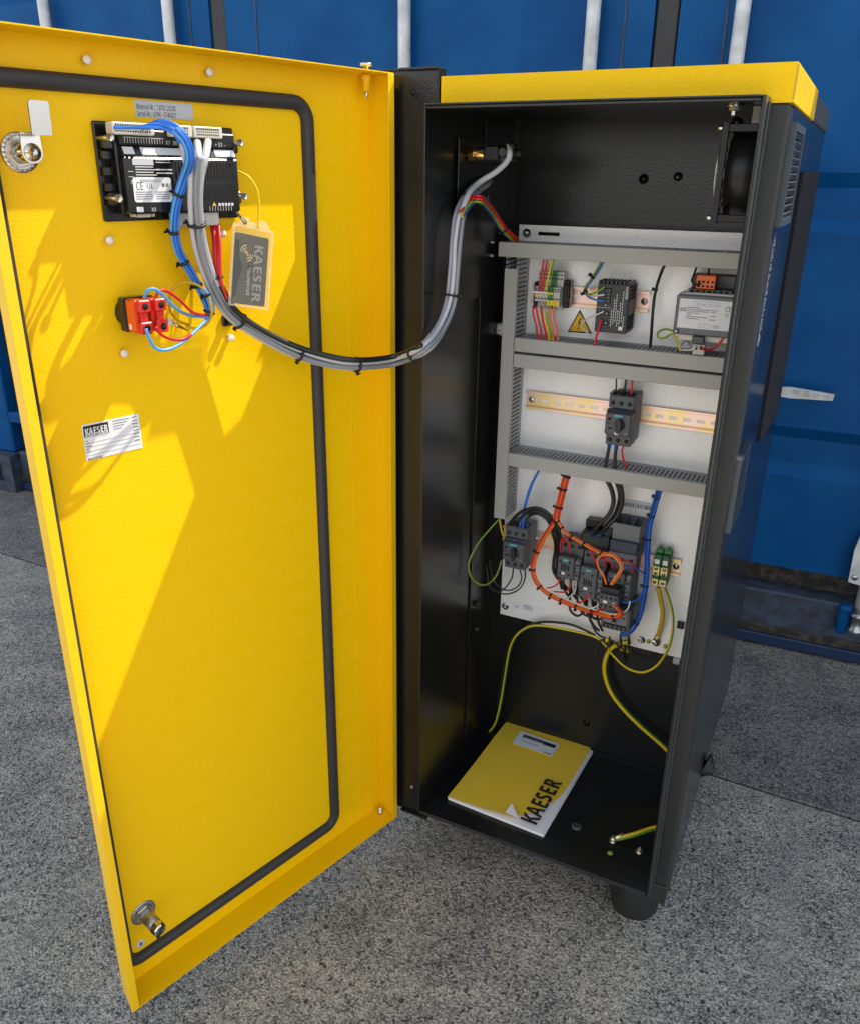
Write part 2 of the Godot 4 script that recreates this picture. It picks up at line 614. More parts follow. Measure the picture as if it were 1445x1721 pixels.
# ------------------------------------------------------------------ the shipping container
func build_container():
	var c := thing("shipping_container", "blue shipping container with galvanised lock rods behind the open cabinet", "container", Transform3D(Basis(Vector3.UP, 0.0461).scaled(Vector3.ONE * 1.0334), Vector3(0.4556, GROUND, -1.2666)))
	var st := new_st()
	bx(st, -3.0, 3.05, 0.10, 2.80, -2.4, -0.12)
	obj("body", st, M.blue_paint, c)
	st = new_st()
	bx(st, -2.93, 3.05, 0.028, 0.176, -0.14, 0.0, 0.006)
	obj("sill", st, M.blue_old, c)
	st = new_st()
	bx(st, -2.93, 3.05, 0.006, 0.040, -0.12, 0.012, 0.004)
	obj("sill_lip", st, M.blue_lip, c)
	st = new_st()
	bx(st, -2.93, 3.05, 0.041, 0.068, -0.10, 0.008, 0.003)
	obj("rub_strip", st, M.grime, c)
	st = new_st()
	bx(st, -2.93, 3.05, 0.176, 0.27, -0.13, -0.075)
	obj("bottom_seal", st, M.grime, c)
	st = new_st()
	bx(st, -3.0, 3.05, 2.74, 2.99, -0.14, 0.0, 0.006)
	obj("head_rail", st, M.blue_paint, c)
	var doors := [[-2.90, -1.785], [-1.725, -0.432], [-0.370, 0.95], [1.01, 2.3]]
	for d in doors:
		st = new_st()
		# pressed panel: outer plane, with shallow horizontal recesses
		var prof := [Vector2(0.245, -0.03)]
		for k in 4:
			var y := 0.52 + 0.643 * k
			prof.append_array([Vector2(y, -0.03), Vector2(y + 0.035, -0.056), Vector2(y + 0.105, -0.056), Vector2(y + 0.14, -0.03)])
		prof.append(Vector2(2.76, -0.03))
		for i in range(prof.size() - 1):
			var p: Vector2 = prof[i]
			var q: Vector2 = prof[i + 1]
			if q.y - p.y == 0.0 and q.x - p.x < 0.01:
				continue
			poly(st, [Vector3(d[0], p.x, p.y), Vector3(d[1], p.x, p.y), Vector3(d[1], q.x, q.y), Vector3(d[0], q.x, q.y)], Vector3((d[0] + d[1]) / 2, (p.x + q.x) / 2, -1.0))
		for e in d:
			for i in range(prof.size() - 1):
				var p: Vector2 = prof[i]
				var q: Vector2 = prof[i + 1]
				poly(st, [Vector3(e, p.x, p.y), Vector3(e, q.x, q.y), Vector3(e, q.x, -0.11), Vector3(e, p.x, -0.11)], Vector3((d[0] + d[1]) / 2, (p.x + q.x) / 2, -0.07))
		poly(st, [Vector3(d[0], 0.245, -0.03), Vector3(d[1], 0.245, -0.03), Vector3(d[1], 0.245, -0.11), Vector3(d[0], 0.245, -0.11)], Vector3(0, 1, -0.07))
		var dr := obj("door_panel", st, M.blue_paint, c)
		st = new_st()
		bx(st, d[1] - 0.075, d[1] - 0.070, 0.245, 2.76, -0.0298, -0.0275)
		obj("weld_seam", st, M.blue_old, dr)
		st = new_st()
		bx(st, d[0] + 0.110, d[0] + 0.114, 0.245, 2.76, -0.0298, -0.0275)
		obj("weld_seam", st, M.blue_old, dr)
	for x in [-1.755, -0.401, 0.98]:
		st = new_st()
		bx(st, x - 0.030, x + 0.030, 0.2, 2.76, -0.075, -0.036, 0.006)
		obj("door_gasket", st, M.rubber, c)
	for x in [-2.425, -1.915, -1.106, -0.579, -0.220, 0.31]:
		st = new_st(false)
		cyl(st, Vector3(x, 0.20 if x < 0.2 else 0.10, 0.002), Vector3(x, 2.82, 0.002), 0.0178, 16)
		var rod := obj("lock_rod", st, M.rod, c)
		for y in [0.33, 1.05, 2.05]:
			st = new_st()
			bx(st, x - 0.045, x + 0.045, y - 0.025, y + 0.025, -0.033, 0.012, 0.006)
			obj("rod_bracket", st, M.blue_old if y < 0.5 else M.rod, rod)
	# the long lever that turns a lock rod, its end cast with figures
	st = new_st()
	prism(st, [Vector2(-0.22, 0.775), Vector2(-0.22, 0.752), Vector2(-0.02, 0.754), Vector2(0.030, 0.749), Vector2(0.134, 0.754), Vector2(0.136, 0.770), Vector2(0.030, 0.778), Vector2(-0.02, 0.774)], 0.006, 0.016)
	var h := obj("lever", st, M.rod, c)
	words(h, "NKC 05", 0.013, M.dot_print, at3(0.055, 0.766, 0.0162, Basis(Vector3(0, 0, 1), -0.03)), false, 0.040)
	words(h, "50 100", 0.012, M.dot_print, at3(0.105, 0.761, 0.0162, Basis(Vector3(0, 0, 1), -0.03)), false, 0.040)
	# keeper and hinge plate at the lower right
	st = new_st()
	prism(st, [Vector2(0.262, 0.255), Vector2(0.30, 0.250), Vector2(0.30, 0.40), Vector2(0.268, 0.40), Vector2(0.260, 0.35)], 0.006, 0.016)
	var pl := obj("hinge_plate", st, M.rod, c)
	st = new_st(false)
	lathe(st, Vector3(0.276, 0.272, 0.016), Vector3(0, 0, 1), [[0.0, 0.009], [0.003, 0.008]], 14)
	obj("rivet", st, M.zinc_dull, pl)
	st = new_st()
	bx(st, 0.255, 0.285, 0.10, 0.185, 0.0, 0.035, 0.006)
	obj("cam_keeper", st, M.blue_paint, c)
	st = new_st(false)
	lathe(st, Vector3(0.302, 0.115, 0.045), Vector3(0, 1, 0), [[0.0, 0.010], [0.004, 0.017], [0.016, 0.018], [0.020, 0.013], [0.05, 0.013], [0.054, 0.019], [0.062, 0.019], [0.066, 0.0]], 16)
	obj("rod_foot", st, M.zinc_dull, c)
	# corner casting and post at the left end
	st = new_st()
	sheet(st, -3.09, -2.93, 0.0, 0.165, 0.02, 0.045, [[-3.035, -2.985, 0.045, 0.125]])
	bx(st, -3.09, -2.93, 0.0, 0.165, -0.14, 0.019)
	obj("corner_casting", st, M.blue_old, c)
	st = new_st()
	bx(st, -3.09, -2.95, 0.166, 2.8, -0.14, 0.0, 0.006)
	obj("corner_post", st, M.blue_paint, c)
	st = new_st()
	bx(st, -2.95, -2.905, 0.3, 2.75, -0.09, -0.05)
	obj("door_gasket", st, M.rubber, c)
	st = new_st()
	bx(st, -2.95, -1.8, 0.30, 0.345, -0.06, 0.0, 0.004)
	obj("door_rail", st, M.blue_paint, c)


# ------------------------------------------------------------------ the compressor cabinet
func screw_head(parent: Node, at: Vector3, axis: Vector3, r: float, m: Material, called := "bolt"):
	var st := new_st(false)
	lathe(st, at, axis, [[0.0, r * 1.45], [r * 0.25, r * 1.45], [r * 0.26, r], [r * 0.9, r * 0.92], [r * 1.0, r * 0.7], [r * 0.75, r * 0.45], [r * 0.7, 0.0]], 16)
	return obj(called, st, m, parent)

func hex_bolt(parent: Node, at: Vector3, axis: Vector3, r: float, m: Material, called := "nut"):
	var st := new_st(false)
	lathe(st, at, axis, [[0.0, r * 1.75], [r * 0.3, r * 1.7]], 20)
	var o := obj("washer", st, m, parent)
	st = new_st()
	lathe(st, at + axis.normalized() * r * 0.3, axis, [[0.0, r * 1.1], [r * 0.75, r * 1.1], [r * 0.9, r * 0.95]], 6)
	lathe(st, at + axis.normalized() * r * 1.2, axis, [[0.0, r * 0.62], [r * 0.8, r * 0.6], [r * 0.95, r * 0.45]], 12)
	obj(called, st, m, parent)
	return o

func build_cabinet():
	var c := thing("compressor_cabinet", "dark grey compressor cabinet with yellow roof and open control box", "cabinet")
	var st := new_st()
	# sheet metal box, open to the front
	bx(st, -0.003, 0.0, -0.003, 1.2862, -0.343, 0.0, 0.001)
	bx(st, 0.4555, 0.4585, -0.003, 1.2862, -0.343, 0.0, 0.001)
	bx(st, 0.0, 0.4555, 1.2832, 1.2862, -0.343, 0.0, 0.001)
	bx(st, 0.0, 0.4555, -0.003, 0.0, -0.343, 0.0, 0.001)
	bx(st, -0.003, 0.4585, -0.003, 1.2862, -0.346, -0.343)
	var shell := obj("control_box", st, M.black_paint, c)
	st = new_st()
	bx(st, 0.0005, 0.455, 0.0001, 0.004, -0.056, -0.0005, 0.001)
	obj("threshold", st, M.black_paint, c)
	st = new_st()
	bx(st, 0.0005, 0.455, 1.2785, 1.2831, -0.05, -0.0005, 0.001)
	obj("lintel", st, M.black_paint, c)
	st = new_st()
	bx(st, 0.02, 0.455, 0.0001, 0.012, -0.3428, -0.338)
	for x in [0.24, 0.345, 0.42]:
		lathe(st, Vector3(x, 0.006, -0.338), Vector3(0, 0, 1), [[0, 0.004], [0.002, 0.003]], 8)
	obj("back_flange", st, M.black_paint, c)
	# joint between two sheets of the left wall, and the inner wall panel
	st = new_st()
	bx(st, 0.0001, 0.0035, 0.0045, 1.278, -0.300, -0.215, 0.001)
	obj("wall_panel", st, M.black_paint, c)
	st = new_st()
	bx(st, 0.0035, 0.0055, 0.99, 1.245, -0.265, -0.105, 0.001)
	obj("cover_plate", st, M.black_paint, c)
	# folded front edge on the right and the corner post set back beyond it
	st = new_st()
	bx(st, 0.4587, 0.4597, -0.003, 1.2862, -0.0535, -0.0015, 0.0004)
	bx(st, 0.4599, 0.4622, 0.0, 1.280, -0.0535, -0.0300, 0.0006)
	obj("front_flange", st, M.flange_paint, c)
	st = new_st()
	bx(st, 0.4600, 0.4835, -0.0185, 1.2790, -0.110, -0.0550, 0.0022)
	obj("corner_post", st, M.post_paint, c)
	st = new_st()
	bx(st, 0.4400, 0.4838, -0.0625, -0.0195, -0.110, -0.0535, 0.002)
	obj("post_foot", st, M.post_paint, c)
	st = new_st()
	bx(st, 0.4815, 0.4835, -0.055, 1.2790, -0.2150, -0.1105)
	bx(st, 0.4815, 0.4835, -0.055, 1.2790, -0.86, -0.2175)
	obj("side_panel", st, M.side_paint, c)
	st = new_st()
	bx(st, -0.10, 0.4812, -0.06, 1.2790, -0.86, -0.3475)
	bx(st, -0.10, -0.0035, -0.06, 1.2790, -0.3473, -0.07)
	obj("machine_housing", st, M.black_paint, c)
	# roof: yellow hood in front, grey hood behind
	st = new_st()
	prism(st, [Vector2(-0.0032, 1.2870), Vector2(0.4590, 1.2870), Vector2(0.4590, 1.2803), Vector2(0.4850, 1.2803), Vector2(0.4860, 1.2813), Vector2(0.4860, 1.3245), Vector2(0.4848, 1.3257), Vector2(-0.0032, 1.3257)], -0.446, -0.0560)
	var roof := obj("roof", st, M.yellow, c)
	st = new_st()
	bx(st, -0.10, 0.4865, 1.2803, 1.3215, -0.86, -0.4465, 0.0025)
	obj("rear_roof", st, M.grey_cap, c)
	st = new_st()
	bx(st, 0.4845, 0.4863, 1.284, 1.3225, -0.0600, -0.0556)
	obj("corner_seam", st, M.w_yellow_dull, roof)
	# hinge post on the left
	st = new_st()
	bx(st, -0.0079, -0.0060, -0.058, 1.3365, -0.080, -0.0545, 0.0008)
	bx(st, -0.115, -0.0080, -0.058, 1.3345, -0.0570, -0.0550, 0.0006)
	bx(st, -0.070, -0.0060, 1.3347, 1.3385, -0.080, -0.0480, 0.0012)
	bx(st, -0.115, -0.0702, 1.3347, 1.3385, -0.080, -0.0560, 0.0012)
	bx(st, -0.070, -0.0080, -0.062, -0.0582, -0.150, -0.0480, 0.0008)
	bx(st, -0.115, -0.0080, 1.2538, 1.2546, -0.0548, -0.0542)
	var post := obj("hinge_post", st, M.black_paint, c)
	screw_head(post, Vector3(-0.0462, 1.3066, -0.0549), Vector3(0, 0, 1), 0.0048, M.black_soft)
	screw_head(post, Vector3(-0.0461, 0.004, -0.0549), Vector3(0, 0, 1), 0.003, M.zinc_dull)
	# rubber feet
	for p in [[0.4215, -0.108], [0.43, -0.78], [0.06, -0.27], [-0.05, -0.78]]:
		st = new_st(false)
		lathe(st, Vector3(p[0], GROUND + 0.0005, p[1]), Vector3(0, 1, 0), [[0.0, 0.043], [0.010, 0.046], [0.045, 0.040], [0.060, 0.040], [0.074, 0.036]], 28)
		obj("rubber_foot", st, M.black_soft, c)
	st = new_st()
	bx(st, -0.09, 0.438, -0.0600, -0.0200, -0.34, -0.07, 0.002)
	obj("base_frame", st, M.black_paint, c)
	# louvred vents on the right side
	for v in [[1.131, 1.260, -0.250, -0.092], [0.684, 0.803, -0.205, -0.080]]:
		st = new_st()
		sheet(st, -v[3], -v[2], v[0], v[1], 0.0, 0.008, [[-v[3] + 0.012, -v[2] - 0.012, v[0] + 0.010, v[1] - 0.010]])
		var side := Transform3D(Basis(Vector3(0, 0, -1), Vector3(0, 1, 0), Vector3(1, 0, 0)), Vector3(0.4836, 0, 0))
		var vent := obj("vent_grille", st, M.vent, c, side)
		st = new_st()
		bx(st, -v[3] + 0.012, -v[2] - 0.012, v[0] + 0.010, v[1] - 0.010, 0.0003, 0.001)
		obj("vent_back", st, M.hole, vent)
		for k in 11:
			var y = lerp(v[0] + 0.014, v[1] - 0.014, k / 10.0)
			st = new_st()
			box(st, Vector3(0, 0, 0), Vector3(-v[2] + v[3] - 0.0245, 0.0065, 0.0016), 0.0, Transform3D(Basis(Vector3(1, 0, 0), 0.7), Vector3(-(v[2] + v[3]) * 0.5, y, 0.0048)))
			obj("louvre", st, M.vent, vent)
	# air intake: dark foam behind a low step
	st = new_st()
	prism(st, [Vector2(0.405, 1.203), Vector2(0.430, 0.735), Vector2(0.845, 0.690), Vector2(0.845, 1.206)], 0.0003, 0.004, Transform3D(Basis(Vector3(0, 0, -1), Vector3(0, 1, 0), Vector3(1, 0, 0)), Vector3(0.4836, 0, 0)))
	obj("intake_foam", st, M.foam, c)
	# white warning print down the front edge of the side panel
	st = new_st()
	var rng := RandomNumberGenerator.new()
	rng.seed = 12
	var y := 0.965
	while y < 1.122:
		var l := rng.randf_range(0.002, 0.004)
		bx(st, 0.4837, 0.4839, y, y + l * 0.45, -0.150 + rng.randf_range(0, 0.030), -0.118)
		y += l
	obj("warning_print", st, M.dot_print, c)
	st = new_st()
	bx(st, 0.4837, 0.4840, 1.215, 1.250, -0.43, -0.4265)
	obj("scratch_mark", st, M.w_brown, c)
	# plugs, bolts and holes inside
	for p in [[0.2419, 1.1888, 0.0], [0.299, 1.1932, 1.0], [0.237, 0.0741, 0.0]]:
		st = new_st(false)
		lathe(st, Vector3(p[0], p[1], -0.3429), Vector3(0, 0, 1), [[0.0, 0.0085], [0.002, 0.008], [0.0021, 0.0055], [0.001, 0.005], [0.0012, 0.0]] if p[2] != 1.0 else [[0.0, 0.0075], [0.004, 0.007], [0.007, 0.004], [0.008, 0.0]], 18)
		obj("grommet", st, M.black_gloss if p[2] == 1.0 else M.black, c)
	hex_bolt(c, Vector3(0.418, 1.2782, -0.045), Vector3(0, -1, 0), 0.006, M.steel, "bolt")
	st = new_st()
	bx(st, 0.052, 0.055, 1.235, 1.2784, -0.24, -0.225, 0.0005)
	obj("bracket", st, M.black_paint, c)
	st = new_st(false)
	lathe(st, Vector3(0.2937, 0.0003, -0.1068), Vector3(0, 1, 0), [[0.0, 0.010], [0.003, 0.0095], [0.0031, 0.005], [0.0024, 0.0]], 20)
	obj("floor_plug", st, M.device, c)
	hex_bolt(c, Vector3(0.4205, 0.0004, -0.100), Vector3(0, 1, 0), 0.0048, M.steel)
	hex_bolt(c, Vector3(0.3680, 0.0004, -0.103), Vector3(0, 1, 0), 0.0045, M.steel)
	st = new_st(false)
	lathe(st, Vector3(0.3714, 0.0003, -0.070), Vector3(0, 1, 0), [[0.0, 0.0055], [0.0004, 0.0055]], 16)
	obj("earth_sticker", st, M.lime, c)
	st = new_st(false)
	cyl(st, Vector3(0.004, 0.30, -0.245), Vector3(0.012, 0.30, -0.245), 0.006, 10)
	obj("wall_bolt", st, M.black_soft, c)
	st = new_st(false)
	cyl(st, Vector3(0.004, 0.36, -0.245), Vector3(0.012, 0.36, -0.245), 0.006, 10)
	obj("wall_bolt", st, M.black_soft, c)
	for sy in [1.083, 1.060]:
		st = new_st(false)
		cyl(st, Vector3(0.0037, sy, -0.2450), Vector3(0.013, sy, -0.2450), 0.0030, 10)
		obj("wall_stud", st, M.steel, c)
	# ribbed rubber grommet low on the right side
	st = new_st(false)
	var prof := []
	for k in 9:
		prof.append([0.003 * k, 0.034 - 0.0030 * k])
		prof.append([0.003 * k + 0.0016, 0.029 - 0.0030 * k])
	lathe(st, Vector3(0.4838, -0.030, -0.455), Vector3(1.0, -0.35, 0.1), prof, 20)
	obj("ribbed_grommet", st, M.rubber, c)
	return shell

func build_box_fittings():
	# pressure switch with a brass thread on the left wall
	var c := thing("pressure_sensor", "black pressure switch on a brass fitting through the left wall of the box", "sensor", at3(0.0057, 1.2235, -0.140))
	var st := new_st(false)
	cyl(st, Vector3(0, 0, 0), Vector3(0.030, 0, 0), 0.0095, 20)
	obj("brass_fitting", st, M.brass, c)
	st = new_st()
	lathe(st, Vector3(0.004, 0, 0), Vector3(1, 0, 0), [[0, 0.0125], [0.009, 0.0125]], 6)
	obj("brass_nut", st, M.brass, c)
	st = new_st()
	bx(st, 0.031, 0.058, -0.012, 0.012, -0.012, 0.012, 0.003)
	bx(st, 0.0585, 0.080, -0.013, 0.014, -0.015, 0.011, 0.002)
	lathe(st, Vector3(0.080, 0.0, -0.002), Vector3(1, 0, 0), [[0, 0.006], [0.010, 0.006], [0.011, 0.004]], 12)
	lathe(st, Vector3(0.067, 0.004, 0.011), Vector3(0.1, -0.2, 1), [[0, 0.009], [0.010, 0.008], [0.014, 0.006]], 14)
	obj("switch_body", st, M.black, c)
	# plastic cable gland
	c = thing("cable_gland", "white plastic cable gland in the left wall beside the grey duct", "cable gland", at3(0.0002, 0.9215, -0.308))
	st = new_st()
	lathe(st, Vector3(0, 0, 0), Vector3(1, 0, 0), [[0, 0.011], [0.007, 0.011]], 6)
	obj("gland_nut", st, M.cream, c)
	st = new_st(false)
	lathe(st, Vector3(0.007, 0, 0), Vector3(1, 0, 0), [[0, 0.0125], [0.010, 0.0125], [0.013, 0.008]], 18)
	obj("gland_cap", st, M.white, c)
	st = new_st(false)
	tube(st, curve(pts([0.012, 0, 0, 0.026, -0.006, 0.002, 0.036, -0.012, 0.004])), 0.0045)
	obj("cable_end", st, M.w_grey_light, c)
	# fan behind the upper vent
	c = thing("cooling_fan", "black axial fan on the right wall near the ceiling of the box", "fan", at3(0.4552, 1.197, -0.128))
	st = new_st()
	sheet(st, -0.062, 0.062, -0.0625, 0.0625, 0.044, 0.051, [[-0.052, 0.052, -0.052, 0.052]], Transform3D(Basis(Vector3(0, 0, 1), Vector3(0, 1, 0), Vector3(-1, 0, 0)), Vector3.ZERO))
	for sy in [-1, 1]:
		for sz in [-1, 1]:
			box(st, Vector3(-0.022, sy * 0.056, sz * 0.055), Vector3(0.044, 0.010, 0.010), 0.001)
	obj("fan_frame", st, M.fan_black, c)
	st = new_st(false)
	lathe(st, Vector3(-0.002, 0, 0), Vector3(-1, 0, 0), [[0, 0.053], [0.041, 0.053]], 32)
	obj("fan_barrel", st, M.fan_black, c)
	st = new_st(false)
	for r in [0.018, 0.030, 0.042, 0.054]:
		var ring := []
		for k in 33:
			ring.append(Vector3(-0.054 - 0.004 * (1.0 - r / 0.06), cos(TAU * k / 32.0) * r, sin(TAU * k / 32.0) * r))
		tube(st, ring, 0.0009, 5)
	obj("finger_guard", st, M.steel, c)
	for sy in [-1, 1]:
		for sz in [-1, 1]:
			st = new_st(false)
			cyl(st, Vector3(-0.051, sy * 0.056, sz * 0.056), Vector3(-0.058, sy * 0.056, sz * 0.056), 0.0035, 10)
			obj("screw", st, M.steel, c)
	st = new_st(false)
	lathe(st, Vector3(-0.050, 0.068, -0.050), Vector3(-0.3, 0.2, 1), [[-0.006, 0.0], [-0.004, 0.007], [0.004, 0.007], [0.006, 0.0]], 12)
	obj("rubber_buffer", st, M.black_gloss, c)
	st = new_st(false)
	tube(st, curve(pts([-0.022, 0.062, 0.0, -0.020, 0.078, 0.004, -0.012, 0.082, 0.010, -0.006, 0.070, 0.012])), 0.0016)
	obj("lead", st, M.w_yellow_dull, c)
	st = new_st()
	bx(st, -0.022, -0.010, 0.060, 0.084, 0.012, 0.022, 0.001)
	obj("plug", st, M.term_grey, c)

# ------------------------------------------------------------------ the yellow door; its own x runs from the free edge (-0.6) to the hinge (0), z out of the sheet
func stud_shape(st: SurfaceTool, r: float, l: float):
	lathe(st, Vector3.ZERO, Vector3(0, 0, 1), [[0.0, r * 0.8], [l * 0.6, r * 0.8], [l * 0.62, r], [l * 0.9, r * 0.95], [l, r * 0.55], [l * 1.02, 0.0]], 16)

func build_door():
	door_frame = Transform3D(Basis(Vector3(0.2741, 0, -0.9617), Vector3.UP, Vector3(0.9617, 0, 0.2741)), Vector3(-0.1211, 0, -0.0531))
	var d := thing("cabinet_door", "tall yellow sheet steel door swung open on the left", "door", door_frame)
	var y0 := -0.0741
	var y1 := 1.3312
	var st := new_st()
	bx(st, -0.5955, -0.001, y0 + 0.001, y1 - 0.001, -0.0015, 0.0)
	obj("door_sheet", st, M.yellow, d)
	st = new_st()
	var lay := Basis(Vector3(1, 0, 0), Vector3(0, 0, 1), Vector3(0, -1, 0))
	var lid := [Vector2(-0.596, -0.0018), Vector2(0.0, -0.0018), Vector2(0.0, 0.0495), Vector2(-0.609, 0.0495)]
	prism(st, lid, 0.0, 0.0015, at3(0, y1, 0, lay))
	obj("top_flange", st, M.yellow, d)
	st = new_st()
	prism(st, lid, -0.0015, 0.0, at3(0, y0, 0, lay))
	obj("bottom_flange", st, M.yellow, d)
	st = new_st()
	bx(st, -0.0015, 0.0, y0 + 0.0017, y1 - 0.0017, -0.0018, 0.0495, 0.0003)
	bx(st, -0.0125, 0.0, y0 + 0.0017, y1 - 0.0017, 0.0497, 0.0510, 0.0004)
	obj("hinge_flange", st, M.yellow_smooth, d)
	st = new_st()
	prism(st, [Vector2(-0.5975, -0.0018), Vector2(-0.5960, -0.0018), Vector2(-0.6075, 0.0495), Vector2(-0.609, 0.0495)], -(y1 - 0.0017), -(y0 + 0.0017), at3(0, 0, 0, lay))
	bx(st, -0.609, -0.5965, y0 + 0.0017, y1 - 0.0017, 0.0497, 0.0510, 0.0004)
	obj("free_flange", st, M.yellow_smooth, d)
	st = new_st()
	bx(st, -0.0560, -0.0548, y0 + 0.005, y1 - 0.03, 0.0, 0.0012)
	obj("fold_line", st, M.yellow_smooth, d)
	# rubber seal: a half round cord laid in a rounded rectangle
	var path := []
	for p in rounded(0.4540, 1.313, 0.025, 6):
		path.append(Vector3(-0.3575 + p.x, 0.628 + p.y, 0.0))
	path.append(path[0])
	st = new_st(false)
	for i in range(path.size() - 1):
		var ring := []
		for e in [i, i + 1]:
			var a: Vector3 = path[(e - 1 + path.size() - 1) % (path.size() - 1)]
			var b: Vector3 = path[(e + 1) % (path.size() - 1)]
			if e == path.size() - 1:
				b = path[1]
			var side := (b - a).normalized().cross(Vector3(0, 0, 1))
			var r := []
			for k in 9:
				var t := PI * k / 8.0
				r.append(path[e] + side * cos(t) * 0.0102 + Vector3(0, 0, 0.0002 + 0.0115 * pow(sin(t), 0.6)))
			ring.append(r)
		for k in 8:
			poly(st, [ring[0][k], ring[0][k + 1], ring[1][k + 1], ring[1][k]], (path[i] + path[i + 1]) * 0.5 + Vector3(0, 0, 0.002))
	obj("rubber_seal", st, M.rubber, d)
	# plastic plugs on welded studs
	st = new_st(false)
	stud_shape(st, 0.0052, 0.010)
	var first := obj("stud_cap", st, M.white_plastic, d, at3(-0.457, 1.3095, 0.0))
	for p in [[-0.2925, 1.3103], [-0.4575, 1.1113], [-0.292, 1.1127], [-0.2915, 0.970], [-0.457, 0.9708]]:
		again(first, "stud_cap", d, at3(p[0], p[1], 0.0))
	# hinge pins
	st = new_st(false)
	lathe(st, Vector3(-0.026, y1 - 0.034, 0.018), Vector3(0, 1, 0), [[0, 0.0025], [0.010, 0.0028]], 12)
	lathe(st, Vector3(-0.026, y1 + 0.0002, 0.018), Vector3(0, 1, 0), [[0, 0.0034], [0.008, 0.0034], [0.0082, 0.009], [0.012, 0.009], [0.0122, 0.0]], 16)
	obj("hinge_pin", st, M.steel, d)
	st = new_st(false)
	lathe(st, Vector3(-0.026, y1 - 0.025, 0.018), Vector3(0, 1, 0), [[0, 0.0052], [0.014, 0.0054], [0.016, 0.0072], [0.0228, 0.0072]], 16)
	obj("hinge_boss", st, M.yellow_smooth, d)
	st = new_st(false)
	lathe(st, Vector3(-0.016, y0 + 0.0016, 0.016), Vector3(0, 1, 0), [[0, 0.0062], [0.006, 0.006], [0.0062, 0.0045], [0.014, 0.004], [0.016, 0.0]], 14)
	obj("hinge_pin", st, M.steel, d)
	# stickers
	st = new_st()
	prism(st, rounded(0.0810, 0.0190, 0.0008, 2), 0.0002, 0.0006)
	var lb := obj("serial_label", st, M.label_silver, d, at3(-0.359, 1.2625, 0.0))
	words(lb, "Material-Nr.: 7.8767.20200", 0.0058, M.ink, at3(-0.0385, 0.0022, 0.0006), false, 0.054, HORIZONTAL_ALIGNMENT_LEFT)
	words(lb, "Serial-Nr.: 6394 - 6746027", 0.0058, M.ink, at3(-0.0385, -0.0056, 0.0006), false, 0.054, HORIZONTAL_ALIGNMENT_LEFT)
	st = new_st()
	prism(st, rounded(0.0805, 0.0485, 0.0008, 2), 0.0002, 0.0006)
	lb = obj("maker_label", st, M.label_white, d, at3(-0.4845, 0.8618, 0.0))
	st = new_st()
	bx(st, -0.0388, -0.0045, 0.0068, 0.0222, 0.0007, 0.0009)
	obj("logo_panel", st, M.ink, lb)
	words(lb, "KAESER", 0.0088, M.label_white, at3(-0.0217, 0.0142, 0.0011), true, 0.031)
	words(lb, "KOMPRESSOREN", 0.0048, M.label_white, at3(-0.0217, 0.0085, 0.0011), true, 0.031)
	st = new_st()
	for k in 4:
		bx(st, 0.002, 0.026 - 0.004 * k, 0.0205 - 0.0036 * k, 0.0214 - 0.0036 * k, 0.0007, 0.00085)
	for k in 8:
		bx(st, 0.030, 0.0375, 0.0205 - 0.0046 * k, 0.0215 - 0.0046 * k, 0.0007, 0.00085)
		if k < 5:
			bx(st, -0.0385, -0.0345 + 0.002 * (k % 3), 0.0015 - 0.0046 * k * 0.8, 0.0025 - 0.0046 * k * 0.8, 0.0007, 0.00085)
	for k in 4:
		bx(st, -0.0385, 0.0385, -0.0015 - 0.0055 * k, -0.0012 - 0.0055 * k, 0.0007, 0.00085)
	obj("fine_print", st, M.ink_grey, lb)
	words(lb, "Made in Germany", 0.0034, M.ink, at3(-0.0385, -0.0225, 0.0006), false, 0.020, HORIZONTAL_ALIGNMENT_LEFT)
	st = new_st(false)
	lathe(st, Vector3(-0.5575, -0.0035, 0.0002), Vector3(0, 0, 1), [[0.0, 0.0078], [0.0008, 0.0076]], 18)
	obj("white_dot", st, M.white, d)
	st = new_st()
	bx(st, -0.5600, -0.5550, -0.0068, -0.0002, 0.0011, 0.0013)
	obj("dot_print", st, M.ink_grey, d)
	# the two cam locks
	for k in 2:
		var at := at3(-0.5475, 1.2090, 0.0) if k == 0 else at3(-0.5445, 0.0560, 0.0)
		st = new_st(false)
		lathe(st, Vector3.ZERO, Vector3(0, 0, 1), [[0.0, 0.0215], [0.0012, 0.0215], [0.0014, 0.017]], 28)
		for i in 22:
			var t := TAU * i / 22.0
			box(st, Vector3(cos(t) * 0.0185, sin(t) * 0.0185, 0.002), Vector3(0.003, 0.0018, 0.0022), 0.0, Transform3D(Basis(Vector3(0, 0, 1), 0.0), Vector3.ZERO))
		var lk := obj("cam_lock", st, M.steel if k == 0 else M.zinc_dull, d, at)
		st = new_st()
		lathe(st, Vector3(0, 0, 0.0015), Vector3(0, 0, 1), [[0.0, 0.0165], [0.005, 0.0165], [0.0056, 0.0155]], 6, 0.26)
		obj("lock_nut", st, M.steel, lk)
		st = new_st(false)
		var far := 0.030 if k == 0 else 0.040
		lathe(st, Vector3(0, 0, 0.006), Vector3(0, 0, 1), [[0.0, 0.0115], [far - 0.006, 0.0112]], 24)
		obj("barrel", st, M.chrome if k == 0 else M.zinc_dull, lk)
